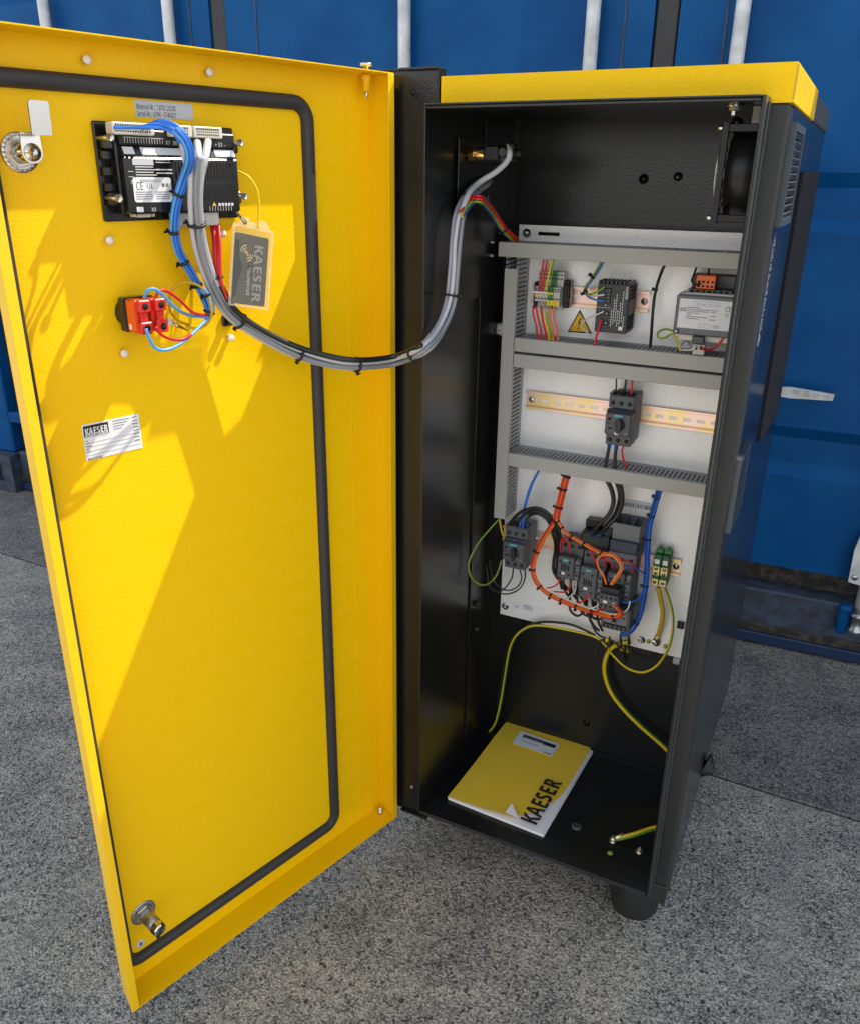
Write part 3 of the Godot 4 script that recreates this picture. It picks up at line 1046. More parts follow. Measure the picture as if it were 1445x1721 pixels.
		if k == 0:
			st = new_st()
			var arm := []
			for i in 9:
				var t := PI + PI * i / 8.0
				arm.append(Vector2(cos(t) * 0.0115, sin(t) * 0.0115))
			arm.append_array([Vector2(0.0105, 0.020), Vector2(-0.0105, 0.020)])
			prism(st, arm, 0.0305, 0.0330)
			obj("cam_arm", st, M.chrome, lk)
			M.tongue = mat(0.80, 0.80, 0.78, 0.3, 1.0)
			st = new_st()
			bx(st, -0.0080, 0.0140, 0.0180, 0.0202, 0.0331, 0.0560, 0.0006)
			prism(st, [Vector2(-0.0080, 0.0204), Vector2(0.0140, 0.0204), Vector2(0.0140, 0.0520), Vector2(0.0120, 0.0540), Vector2(-0.0060, 0.0540), Vector2(-0.0080, 0.0520)], 0.0540, 0.0562, at3(0, 0, 0, Basis(Vector3(1, 0, 0), 0.06)))
			obj("cam_tongue", st, M.tongue, lk)
			st = new_st(false)
			lathe(st, Vector3(0, 0, 0.0331), Vector3(0, 0, 1), [[0.0, 0.0095], [0.0008, 0.0095], [0.001, 0.0065], [0.005, 0.006], [0.0056, 0.0045], [0.004, 0.003], [0.0038, 0.0]], 18)
			obj("cam_screw", st, M.chrome, lk)
		else:
			st = new_st()
			lathe(st, Vector3(0, 0, far), Vector3(0, 0, 1), [[0.0, 0.0112], [0.001, 0.0116], [0.012, 0.0112], [0.0135, 0.009]], 8, 0.3)
			obj("square_stub", st, M.chrome, lk)
			st = new_st()
			box(st, Vector3.ZERO, Vector3(0.003, 0.026, 0.006), 0.0, Transform3D(Basis(Vector3(0, 0, 1), -0.5), Vector3(0, 0, far + 0.0125)))
			obj("slot", st, M.black_soft, lk)

# ------------------------------------------------------------------ what is mounted on the door
func build_door_fittings():
	# control unit seen from behind
	var c := thing("control_unit", "black electronic controller with plug strips, mounted on the yellow door", "controller", door_frame * at3(-0.3605, 1.1895, 0.0, Basis.from_scale(Vector3(1, 1, 0.74))))
	var st := new_st()
	bx(st, -0.0985, 0.0985, -0.0565, 0.0565, 0.0003, 0.007, 0.0015)
	obj("bezel", st, M.black_gloss, c)
	st = new_st()
	bx(st, -0.0830, 0.0880, -0.0475, 0.0505, 0.0072, 0.030, 0.002)
	for x in [-0.088, 0.090]:
		for y in [0.033, -0.030]:
			box(st, Vector3(x, y, 0.016), Vector3(0.013, 0.016, 0.018), 0.002)
	for k in 3:
		bx(st, -0.0955, -0.0835, -0.022 + 0.018 * k, -0.012 + 0.018 * k, 0.0072, 0.020, 0.001)
	obj("rear_frame", st, M.black_gloss, c)
	st = new_st()
	bx(st, -0.0800, 0.0830, -0.0470, 0.0180, 0.0302, 0.0450, 0.002)
	obj("housing", st, M.black_gloss, c)
	st = new_st()
	poly(st, [Vector3(-0.080, 0.0182, 0.0440), Vector3(0.083, 0.0182, 0.0440), Vector3(0.083, 0.0305, 0.0345), Vector3(-0.080, 0.0305, 0.0345)], Vector3(0, 0.02, 0.02))
	poly(st, [Vector3(-0.080, 0.0182, 0.0303), Vector3(-0.080, 0.0182, 0.0440), Vector3(-0.080, 0.0305, 0.0345), Vector3(-0.080, 0.0305, 0.0303)], Vector3(0, 0.02, 0.03))
	poly(st, [Vector3(0.083, 0.0182, 0.0303), Vector3(0.083, 0.0182, 0.0440), Vector3(0.083, 0.0305, 0.0345), Vector3(0.083, 0.0305, 0.0303)], Vector3(0, 0.02, 0.03))
	obj("sloping_edge", st, M.black_gloss, c)
	st = new_st()
	bx(st, -0.0800, 0.0830, 0.0306, 0.0480, 0.0302, 0.0400, 0.0015)
	obj("plug_bed", st, M.black, c)
	# three cream plug strips with their contact holes
	for s in [[-0.0925, -0.0385], [-0.0160, 0.0140], [0.0165, 0.0585]]:
		st = new_st()
		bx(st, s[0], s[1], 0.0415, 0.0548, 0.0310, 0.0530, 0.0012)
		var pg := obj("plug_strip", st, M.cream, c, at3(0.0, 0.0, 0.0))
		st = new_st()
		var n := int((s[1] - s[0] - 0.006) / 0.0031)
		for k in n:
			var x = s[0] + 0.0045 + 0.0031 * k
			bx(st, x - 0.0009, x + 0.0009, 0.0505, 0.0528, 0.0529, 0.0533)
			bx(st, x - 0.0008, x + 0.0008, 0.0478, 0.0492, 0.0529, 0.0533)
			bx(st, x - 0.0009, x + 0.0009, 0.0443, 0.0462, 0.0529, 0.0533)
		obj("contacts", st, M.hole, pg)
	# comb of pins below the plugs
	st = new_st()
	for k in 15:
		bx(st, -0.074 + 0.0036 * k, -0.0735 + 0.0036 * k, 0.0330, 0.0390, 0.0402, 0.0406)
	bx(st, -0.075, -0.022, 0.0388, 0.0394, 0.0402, 0.0406)
	for k in 4:
		bx(st, 0.000 + 0.0036 * k, 0.0005 + 0.0036 * k, 0.0330, 0.0390, 0.0402, 0.0406)
	obj("pin_print", st, M.print_white, c)
	words(c, "X7", 0.0042, M.print_white, at3(-0.016, 0.0345, 0.0402))
	words(c, "X6", 0.0042, M.print_white, at3(-0.006, 0.0345, 0.0402))
	words(c, "+ S1 -", 0.0048, M.print_white, at3(0.060, 0.0345, 0.0402))
	# pale band on the slope
	st = new_st()
	var slope := Transform3D(Basis(Vector3(1, 0, 0), -0.658), Vector3(0, 0.02465, 0.03965))
	box(st, Vector3(-0.070, 0, 0), Vector3(0.014, 0.010, 0.0004), 0.0, slope)
	box(st, Vector3(-0.022, 0, 0), Vector3(0.064, 0.010, 0.0004), 0.0, slope)
	box(st, Vector3(0.066, 0, 0), Vector3(0.030, 0.010, 0.0004), 0.0, slope)
	obj("terminal_label", st, M.label_white, c)
	# two rows of cooling slots
	st = new_st()
	for row in [[-0.0085, 0.0130], [-0.0330, -0.0135]]:
		for k in 13:
			var x := 0.0150 + 0.0049 * k if row[1] > 0.0 else 0.0200 + 0.0046 * k
			bx(st, x, x + 0.0024, row[0], row[1], 0.0448, 0.0453, 0.0)
	for k in 5:
		bx(st, -0.012 + 0.0049 * k, -0.0096 + 0.0049 * k, -0.0085, 0.0130, 0.0448, 0.0453)
	obj("cooling_slots", st, M.hole, c)
	st = new_st()
	prism(st, rounded(0.0520, 0.0285, 0.003, 3), 0.0452, 0.0456, at3(-0.0455, -0.0195, 0))
	var lb := obj("rating_label", st, M.label_white, c)
	words(lb, "CE", 0.0085, M.ink, at3(-0.063, -0.0155, 0.0456), false, 0.009)
	words(lb, "UL", 0.006, M.ink, at3(-0.049, -0.0150, 0.0456))
	st = new_st()
	for k in 2:
		bx(st, -0.062, -0.034, -0.0085 - 0.0018 * k, -0.0079 - 0.0018 * k, 0.0456, 0.0458)
	for k in 4:
		bx(st, -0.069, -0.047, -0.0225 - 0.0026 * k, -0.0216 - 0.0026 * k, 0.0456, 0.0458)
		bx(st, -0.042, -0.023, -0.0225 - 0.0026 * k, -0.0216 - 0.0026 * k, 0.0456, 0.0458)
	bx(st, -0.033, -0.029, -0.0160, -0.0120, 0.0456, 0.0458)
	bx(st, -0.027, -0.024, -0.0160, -0.0120, 0.0456, 0.0458)
	obj("fine_print", st, M.ink_grey, lb)
	st = new_st()
	bx(st, -0.069, -0.041, 0.0085, 0.0155, 0.0452, 0.0454)
	obj("type_label", st, M.label_silver, c)
	st = new_st()
	for k in 5:
		bx(st, -0.066, -0.042 + 0.004 * (k % 2), 0.0060 - 0.0030 * k, 0.0071 - 0.0030 * k, 0.0452, 0.0454)
	for k in 2:
		bx(st, -0.038, -0.018, 0.0145 - 0.0030 * k, 0.0155 - 0.0030 * k, 0.0452, 0.0454)
		bx(st, -0.038, -0.016, 0.0030 - 0.0040 * k, 0.0045 - 0.0040 * k, 0.0452, 0.0454)
	bx(st, -0.076, -0.069, 0.0010, 0.0016, 0.0452, 0.0454)
	bx(st, -0.076, -0.069, -0.0050, -0.0044, 0.0452, 0.0454)
	for k in 9:
		bx(st, 0.034 + 0.0042 * k, 0.0345 + 0.0042 * k, -0.0460, -0.0400, 0.0452, 0.0454)
	for k in 5:
		bx(st, 0.048 + 0.0050 * k, 0.0515 + 0.0050 * k, -0.0395, -0.0362, 0.0452, 0.0454)
	obj("white_print", st, M.print_white, c)
	words(c, "X5", 0.0040, M.print_white, at3(-0.071, -0.0105, 0.0452))
	words(c, "X3", 0.0042, M.print_white, at3(-0.047, -0.0425, 0.0452))
	words(c, "X1", 0.0042, M.print_white, at3(-0.013, -0.0425, 0.0452))
	st = new_st()
	bx(st, -0.070, -0.061, -0.0450, -0.0390, 0.0452, 0.0454)
	obj("device_tag", st, M.label_white, c)
	st = new_st()
	prism(st, [Vector2(0.0385, -0.0395), Vector2(0.0445, -0.0395), Vector2(0.0415, -0.0345)], 0.0452, 0.0455)
	obj("warning_triangle", st, M.amber, c)
	st = new_st()
	bx(st, -0.060, -0.042, -0.0520, -0.0478, 0.0100, 0.0240, 0.001)
	bx(st, -0.066, -0.063, -0.0515, -0.0480, 0.0100, 0.0230)
	bx(st, -0.040, -0.037, -0.0515, -0.0480, 0.0100, 0.0230)
	obj("data_socket", st, M.cream, c)
	# grey plug underneath
	st = new_st()
	bx(st, -0.0150, 0.0520, -0.0640, -0.0476, 0.0180, 0.0360, 0.001)
	var gp := obj("lower_plug", st, M.term_grey, c)
	st = new_st()
	bx(st, 0.0180, 0.0360, -0.0580, -0.0500, 0.0362, 0.0364)
	obj("plug_label", st, M.label_silver, gp)
	words(gp, "X12", 0.0050, M.ink, at3(0.027, -0.0560, 0.0364))
	# four long clamp screws
	for p in [[-0.0960, 0.0375], [0.0860, 0.0380], [-0.0945, -0.0290], [0.0870, -0.0280]]:
		st = new_st(false)
		cyl(st, Vector3(p[0], p[1], 0.0100), Vector3(p[0], p[1], 0.0500), 0.0023, 10)
		var sc := obj("clamp_screw", st, M.steel, c)
		st = new_st(false)
		lathe(st, Vector3(p[0], p[1], 0.050), Vector3(0, 0, 1), [[0.0, 0.0048], [0.004, 0.0048], [0.0052, 0.0036], [0.0044, 0.002], [0.0042, 0.0]], 16)
		obj("screw_head", st, M.steel, sc)
	# emergency stop contacts
	c = thing("emergency_stop_block", "red contact blocks of the emergency stop button on the door inside", "switch", door_frame * at3(-0.436, 1.0215, 0.0))
	st = new_st(false)
	lathe(st, Vector3(-0.004, 0, 0.0003), Vector3(0, 0, 1), [[0.0, 0.0195], [0.008, 0.0195], [0.009, 0.017]], 26)
	obj("ring_nut", st, M.black, c)
	st = new_st()
	bx(st, -0.0230, 0.0200, -0.0215, 0.0215, 0.0095, 0.0250, 0.002)
	obj("adapter", st, M.black_gloss, c)
	for k in 2:
		var x := -0.0205 + 0.0225 * k
		st = new_st()
		bx(st, x, x + 0.0175, -0.0205, 0.0205, 0.0252, 0.0480, 0.0015)
		bx(st, x + 0.001, x + 0.0165, 0.0060, 0.0210, 0.0482, 0.0570, 0.0012)
		bx(st, x + 0.001, x + 0.0165, -0.0210, -0.0060, 0.0482, 0.0570, 0.0012)
		bx(st, x + 0.004, x + 0.0135, -0.0058, 0.0058, 0.0482, 0.0540, 0.0008)
		var cb := obj("contact_block", st, M.red_plastic, c)
		st = new_st(false)
		for y in [0.0135, -0.0135]:
			lathe(st, Vector3(x + 0.009, y, 0.0565), Vector3(0, 0, 1), [[0.0, 0.0042], [0.0010, 0.0042]], 14)
		obj("screw_hole", st, M.hole, cb)
		st = new_st()
		bx(st, x - 0.0006, x - 0.0001, -0.0185, 0.0190, 0.0270, 0.0470)
		obj("side_label", st, M.orange_red, cb)
		st = new_st()
		bx(st, x - 0.0009, x - 0.0006, -0.0165, -0.0100, 0.0300, 0.0360)
		obj("white_tag", st, M.white, cb)
	# access card in a clear holder, hanging from the controller
	var hang := Basis(Vector3(0, 0, 1), -0.20) * Basis(Vector3(1, 0, 0), -0.05) * Basis(Vector3(0, 1, 0), 0.05)
	c = thing("equipment_card", "grey access card in a clear plastic holder hanging beside the controller", "card", door_frame * at3(-0.2740, 1.0690, 0.0430, hang))
	st = new_st()
	sheet(st, -0.0350, 0.0350, -0.0540, 0.0540, -0.0012, 0.0012, [[-0.0320, 0.0320, -0.0510, 0.0510]])
	obj("holder_rim", st, M.clear_edge, c)
	st = new_st()
	bx(st, -0.0318, 0.0318, -0.0508, 0.0508, 0.0010, 0.0015)
	bx(st, -0.0318, 0.0318, -0.0508, 0.0508, -0.0015, -0.0010)
	obj("holder_window", st, M.clear, c)
	st = new_st()
	prism(st, [Vector2(-0.0280, 0.0542), Vector2(-0.0210, 0.0640), Vector2(-0.0080, 0.0650), Vector2(-0.0080, 0.0600), Vector2(0.0080, 0.0600), Vector2(0.0080, 0.0650), Vector2(0.0210, 0.0640), Vector2(0.0290, 0.0542)], -0.0010, 0.0010)
	obj("holder_tab", st, M.clear_edge, c)
	st = new_st()
	prism(st, rounded(0.0590, 0.0930, 0.003, 3), -0.0004, 0.0004, at3(-0.0020, -0.0035, 0))
	var cd := obj("card", st, M.device, c)
	st = new_st()
	prism(st, rounded(0.0580, 0.0920, 0.003, 3), 0.00045, 0.0006, at3(-0.0020, -0.0035, 0))
	M.card_grey = mat(0.085, 0.078, 0.062, 0.35)
	obj("card_face", st, M.card_grey, cd)
	M.card_ink = mat(0.27, 0.265, 0.25, 0.5)
	var quarter := Basis(Vector3(0, 0, 1), -PI / 2)
	words(cd, "KAESER", 0.0150, M.card_ink, at3(0.0105, -0.0060, 0.00065, quarter), true, 0.076)
	words(cd, "Equipment Card", 0.0055, M.label_silver, at3(-0.0040, -0.0190, 0.00065, quarter), false, 0.036)
	st = new_st(false)
	for k in 3:
		for sgn in [-1.0, 1.0]:
			var arc := []
			for i in 9:
				var t: float = (PI / 4 if sgn > 0 else 5 * PI / 4) - 0.7 + 1.4 * i / 8.0
				t += PI / 2
				arc.append(Vector3(-0.010 + cos(t) * (0.0035 + 0.0035 * k), 0.018 + sin(t) * (0.0035 + 0.0035 * k), 0.0007))
			tube(st, arc, 0.0006, 5)
	lathe(st, Vector3(-0.010, 0.018, 0.0006), Vector3(0, 0, 1), [[0, 0.0018], [0.0004, 0.0016]], 12)
	M.gold_ink = mat(0.62, 0.47, 0.22, 0.5)
	obj("radio_waves", st, M.gold_ink, cd)
	st = new_st()
	prism(st, [Vector2(-0.0305, 0.034), Vector2(-0.0305, -0.046), Vector2(-0.0250, -0.040), Vector2(-0.0210, -0.020), Vector2(-0.0170, -0.004), Vector2(-0.0180, 0.004), Vector2(-0.0220, 0.012), Vector2(-0.0240, 0.034)], 0.0007, 0.0009)
	obj("thumb_cutout", st, M.black_soft, c)
	st = new_st()
	bx(st, -0.007, -0.0062, -0.004, 0.002, 0.0016, 0.0019)
	bx(st, -0.007, 0.006, 0.002, 0.0028, 0.0016, 0.0019)
	bx(st, -0.007, 0.006, -0.0108, -0.0100, 0.0016, 0.0019)
	obj("scored_lines", st, M.black_soft, c)
	# stuck-on mount that ties the loom to the door
	c = thing("tie_mount", "black adhesive tie mount under the grey loom at its lowest point on the door", "cable mount", door_frame * at3(-0.2920, 0.9945, 0.0))
	st = new_st()
	bx(st, -0.0090, 0.0090, -0.0080, 0.0080, 0.0003, 0.0050, 0.0015)
	bx(st, -0.0040, 0.0040, -0.0060, 0.0060, 0.0052, 0.0140, 0.0015)
	obj("base", st, M.black, c)
	# black cable tie that holds the card
	c = thing("hanging_tie", "thin black cable tie looped through the card holder's corner", "cable tie", door_frame * at3(-0.300, 1.140, 0.030))
	st = new_st(false)
	tube(st, curve(pts([0.013, 0.012, -0.006, 0.017, 0.0, 0.004, 0.023, -0.010, 0.012, 0.020, -0.013, 0.013, 0.014, -0.002, 0.008, 0.010, 0.010, -0.004])), 0.0009, 6)
	obj("strap", st, M.tie, c)

# ------------------------------------------------------------------ mounting plate, ducts and rails; plate front at z = -0.318
const ZP := -0.318

func duct(label: String, x0: float, x1: float, y0: float, y1: float, upright: bool, gap0 := 0.0, deep := 0.065, full := -1.0):
	var c := thing("wire_duct", label, "wire duct", at3(0, 0, ZP), "grey slotted wire ducts")
	var st := new_st()
	bx(st, x0 + 0.001, x1 - 0.001, y0 + 0.001, y1 - 0.001, 0.0003, 0.003)
	obj("base", st, M.duct_wall, c)
	st = new_st()
	if upright:
		bx(st, x0, x1, y0, y1 - gap0, deep - 0.003, deep, 0.0008)
		bx(st, x0, x0 + 0.0008, y0, y1 - gap0, deep - 0.009, deep - 0.0032)
		bx(st, x1 - 0.0008, x1, y0, y1 - gap0, deep - 0.009, deep - 0.0032)
	else:
		bx(st, x0, x1, y0, y1, deep - 0.003, deep, 0.0008)
		bx(st, x0, x1, y0, y0 + 0.0008, deep - 0.009, deep - 0.0032)
		bx(st, x0, x1, y1 - 0.0008, y1, deep - 0.009, deep - 0.0032)
	obj("cover", st, M.duct, c)
	for side in 2:
		st = new_st()
		var lo: float = y0 if upright else x0
		var hi: float = y1 if upright else x1
		var n := int((hi - lo) / 0.0080)
		for k in n + 1:
			var a := lo + k * 0.0080 + 0.0006
			var b := minf(a + 0.0048, hi)
			if b - a < 0.001:
				continue
			# a finger: broad at the foot, waisted, broad again
			for f in [[0.0145, 0.028, 0.0], [0.028, 0.034, -0.0012], [0.034, deep - 0.0100, 0.0], [deep - 0.0100, deep - 0.0034, -0.0008]]:
				var g0 = a - f[2] - (0.0008 if f[2] < 0.0 else 0.0)
				var g1 = b + f[2] + (0.0008 if f[2] < 0.0 else 0.0)
				if f[2] < -0.001:
					g0 = a - 0.0005
					g1 = b + 0.0005
				if upright:
					var x := x0 + 0.0010 if side == 0 else x1 - 0.0022
					bx(st, x, x + 0.0012, g0, g1, f[0], f[1])
				else:
					var y := y0 + 0.0010 if side == 0 else y1 - 0.0022
					bx(st, g0, g1, y, y + 0.0012, f[0], f[1])
		if upright:
			var x := x0 + 0.0010 if side == 0 else x1 - 0.0022
			bx(st, x, x + 0.0012, lo, hi, 0.003, 0.0145)
		else:
			var y := y0 + 0.0010 if side == 0 else y1 - 0.0022
			bx(st, lo, hi, y, y + 0.0012, 0.003, 0.0145)
		obj("slotted_wall", st, M.duct_wall, c)
	return c

func rail(label: String, x0: float, x1: float, y: float, screws: Array, pitch := 0.0243, first := 0.0):
	var c := thing("din_rail", label, "mounting rail", at3(0, y, ZP), "yellow passivated mounting rails")
	var st := new_st()
	var holes := []
	var x := x0 + 0.0065 + first
	while x + 0.015 < x1:
		holes.append([x, x + 0.0135, -0.0030, 0.0030])
		x += pitch
	sheet(st, x0, x1, -0.0125, 0.0125, 0.0004, 0.0014, holes)
	for s in [-1.0, 1.0]:
		bx(st, x0, x1, s * 0.0126, s * 0.0136, 0.0005, 0.0070)
		bx(st, x0, x1, s * 0.0137, s * 0.0175, 0.0062, 0.0072, 0.0003)
	obj("rail_profile", st, M.rail, c)
	for sx in screws:
		st = new_st(false)
		lathe(st, Vector3(sx, 0, 0.0014), Vector3(0, 0, 1), [[0.0, 0.0062], [0.0012, 0.0058], [0.0026, 0.0036], [0.0027, 0.0018], [0.0012, 0.0]], 16)
		obj("rivet", st, M.chrome, c)
	return c

func build_plate():
	var c := thing("mounting_plate", "galvanised mounting plate carrying the electrical gear inside the box", "mounting plate", at3(0, 0, ZP))
	var st := new_st()
	sheet(st, 0.0310, 0.452, 0.3070, 1.1095, -0.002, 0.0, [[0.0675, 0.1080, 1.0925, 1.0985]])
	obj("plate", st, M.galv, c)
	for p in [[0.0462, 1.0955], [0.0420, 0.3285], [0.3370, 0.3275], [0.3665, 0.3315]]:
		hex_bolt(c, Vector3(p[0], p[1], 0.0), Vector3(0, 0, 1), 0.0046, M.chrome)
	st = new_st(false)
	lathe(st, Vector3(0.3515, 0.3275, 0.0002), Vector3(0, 0, 1), [[0, 0.0052], [0.0004, 0.0052]], 14)
	lathe(st, Vector3(0.3850, 0.3255, 0.0002), Vector3(0, 0, 1), [[0, 0.0052], [0.0004, 0.0052]], 14)
	obj("earth_sticker", st, M.lime, c)
	st = new_st()
	bx(st, 0.2655, 0.3275, 0.6060, 0.6215, 0.0002, 0.0006)
	var lb := obj("terminal_label", st, M.label_silver, c)
	words(lb, "-X0:U1|V1|W1", 0.0085, M.ink, at3(0.2960, 0.6098, 0.0006), true, 0.056)
	st = new_st()
	bx(st, 0.0585, 0.1300, 0.3280, 0.3460, 0.0002, 0.0005)
	lb = obj("small_label", st, M.label_white, c)
	words(lb, "F0V", 0.0050, M.ink_grey, at3(0.0680, 0.3340, 0.0005), false, 0.009)
	st = new_st()
	for k in 3:
		bx(st, 0.0850 - 0.003 * (k % 2), 0.1000 + 0.002 * k, 0.3415 - 0.0040 * k, 0.3430 - 0.0040 * k, 0.0005, 0.0007)
	obj("fine_print", st, M.ink_grey, lb)
	# danger sign
	st = new_st()
	prism(st, [Vector2(0.1562, 0.9680), Vector2(0.1358, 0.9255), Vector2(0.1822, 0.9265)], 0.0002, 0.0006)
	lb = obj("danger_sign", st, M.ink, c)
	st = new_st()
	prism(st, [Vector2(0.1563, 0.9622), Vector2(0.1393, 0.9281), Vector2(0.1785, 0.9289)], 0.0007, 0.0009)
	obj("amber_field", st, M.amber, lb)
	st = new_st()
	prism(st, [Vector2(0.1580, 0.9530), Vector2(0.1545, 0.9430), Vector2(0.1570, 0.9432), Vector2(0.1552, 0.9345), Vector2(0.1598, 0.9452), Vector2(0.1574, 0.9450), Vector2(0.1602, 0.9525)], 0.0010, 0.0012)
	prism(st, [Vector2(0.1560, 0.9315), Vector2(0.1537, 0.9352), Vector2(0.1575, 0.9350)], 0.0010, 0.0012)
	obj("lightning_bolt", st, M.ink, lb)
	st = new_st()
	bx(st, 0.4020, 0.4150, 0.3740, 0.3890, 0.0002, 0.0060, 0.001)
	obj("wire_clip", st, M.black_soft, c)
	st = new_st()
	bx(st, 0.4040, 0.4180, 0.2960, 0.3068, -0.001, 0.010, 0.001)
	obj("latch_clip", st, M.zinc_dull, c)
	duct("horizontal grey duct across the top of the mounting plate", 0.0183, 0.4520, 1.0582, 1.0830, false)
	duct("upper horizontal grey duct of the middle pair, below the power supply", 0.0568, 0.4520, 0.8930, 0.9180, false)
	duct("lower horizontal grey duct of the middle pair, above the lone breaker", 0.0568, 0.4520, 0.8640, 0.8885, false)
	duct("lowest horizontal grey duct with orange and blue wires leaving it", 0.0560, 0.4520, 0.6715, 0.6970, false)
	duct("upright grey duct along the left edge of the mounting plate", 0.0318, 0.0555, 0.5578, 1.0575, true, 0.019)
	rail("upper yellow rail behind the terminal block and power supply", 0.0640, 0.2798, 0.9905, [0.2710], 0.0243, 0.0)
	rail("middle yellow rail carrying the lone circuit breaker", 0.0645, 0.4500, 0.7905, [0.0745])
	rail("lowest rail behind the contactors and the earth terminals", 0.0300, 0.3935, 0.5020, [0.1010, 0.3850], 0.0243, 0.0)

# ------------------------------------------------------------------ the devices on the rails
func holes_row(parent: Node, xs: Array, y: float, z: float, r: float, called := "screw_hole"):
	for x in xs:
		var st := new_st(false)
		lathe(st, Vector3(x, y, z), Vector3(0, 0, 1), [[-0.002, r * 1.05], [0.0004, r * 1.05]], 14)
		var o := obj(called, st, M.hole, parent)
		st = new_st(false)
		lathe(st, Vector3(x, y, z + 0.0002), Vector3(0, 0, 1), [[0.0, r * 0.55], [0.0004, r * 0.5]], 10)
		obj("screw", st, M.device_dark, o)

func breaker(called: String, label: String, x: float, y: float, aux: bool):
	# origin: left edge, middle of the dial face, on the plate
	var c := thing(called, label, "circuit breaker", at3(x, y, ZP), "rotary circuit breakers")
	var st := new_st()
	bx(st, 0.0005, 0.0455, -0.042, 0.047, 0.0074, 0.045, 0.0012)
	obj("body", st, M.device_light, c)
	st = new_st()
	bx(st, 0.0000, 0.0450, 0.0245, 0.0480, 0.030, 0.066, 0.0015)
	obj("terminal_housing", st, M.device, c)
	st = new_st()
	bx(st, 0.0000, 0.0450, -0.0440, -0.0215, 0.030, 0.064, 0.0015)
	obj("terminal_housing", st, M.device, c)
	for k in 4:
		st = new_st()
		bx(st, 0.0002 + 0.0147 * k, 0.0012 + 0.0147 * k, 0.0482, 0.0510, 0.030, 0.066)
		obj("phase_barrier", st, M.device, c)
	st = new_st()
	for k in 3:
		bx(st, 0.003 + 0.0147 * k, 0.0128 + 0.0147 * k, 0.0481, 0.0490, 0.036, 0.060)
	obj("wire_entry", st, M.hole, c)
	st = new_st()
	bx(st, -0.0002, 0.0452, -0.0212, 0.0190, 0.045, 0.0790, 0.002)
	if aux:
		bx(st, 0.0005, 0.0440, 0.0192, 0.0244, 0.040, 0.072, 0.001)
	obj("dial_housing", st, M.device, c)
	st = new_st()
	poly(st, [Vector3(0.0003, 0.0192, 0.0785), Vector3(0.0447, 0.0192, 0.0785), Vector3(0.0447, 0.0244, 0.0665), Vector3(0.0003, 0.0244, 0.0665)], Vector3(0.02, 0.01, 0.05))
	obj("shoulder", st, M.device_blue, c)
	holes_row(c, [0.0075, 0.0225, 0.0375], 0.0345, 0.0660, 0.0036)
	holes_row(c, [0.0075, 0.0225, 0.0375], -0.0340, 0.0640, 0.0036)
	if aux:
		holes_row(c, [0.007, 0.014, 0.028, 0.035], 0.0218, 0.0720, 0.0020)
	words(c, "SIEMENS", 0.0036, M.teal, at3(0.0225, 0.0135, 0.0790), true, 0.0150)
	st = new_st()
	bx(st, 0.0150, 0.0300, 0.0133, 0.0166, 0.0790, 0.0792)
	obj("maker_strip", st, M.teal, c)
	st = new_st(false)
	lathe(st, Vector3(0.0265, -0.0010, 0.0791), Vector3(0, 0, 1), [[0.0, 0.0098], [0.0016, 0.0092]], 24)
	obj("dial_ring", st, M.device_dark, c)
	st = new_st()
	prism(st, [Vector2(-0.0026, -0.0125), Vector2(0.0026, -0.0125), Vector2(0.0048, -0.002), Vector2(0.0040, 0.008), Vector2(0.0014, 0.0128), Vector2(-0.0014, 0.0128), Vector2(-0.0040, 0.008), Vector2(-0.0048, -0.002)], 0.0808, 0.0920, at3(0.0265, -0.0010, 0.0, Basis(Vector3(0, 0, 1), -0.06)))
	obj("rotary_knob", st, M.black, c)
	st = new_st()
	bx(st, 0.0180, 0.0245, -0.0195, -0.0150, 0.0791, 0.0796)
	obj("device_tag", st, M.white, c)
	st = new_st(false)
	lathe(st, Vector3(0.0072, 0.0080, 0.0788), Vector3(0, 0, 1), [[0.0, 0.0030], [0.0006, 0.0030], [0.0007, 0.0018], [0.0002, 0.0]], 12)
	obj("trip_dial", st, M.device_dark, c)
	st = new_st()
	bx(st, 0.0035, 0.0080, -0.0010, 0.0006, 0.0790, 0.0793)
	bx(st, 0.0060, 0.0130, -0.0105, -0.0075, 0.0790, 0.0793)
	obj("slot", st, M.hole, c)
	st = new_st()
	bx(st, 0.0130, 0.0180, 0.0075, 0.0082, 0.0790, 0.0792)
	bx(st, 0.0350, 0.0420, 0.0145, 0.0156, 0.0790, 0.0792)
	bx(st, 0.0360, 0.0385, 0.0070, 0.0080, 0.0790, 0.0792)
	bx(st, 0.0040, 0.0100, -0.0052, -0.0046, 0.0790, 0.0792)
	bx(st, 0.0350, 0.0410, -0.0185, -0.0140, 0.0790, 0.0792)
	obj("grey_print", st, M.device_light, c)
	return c

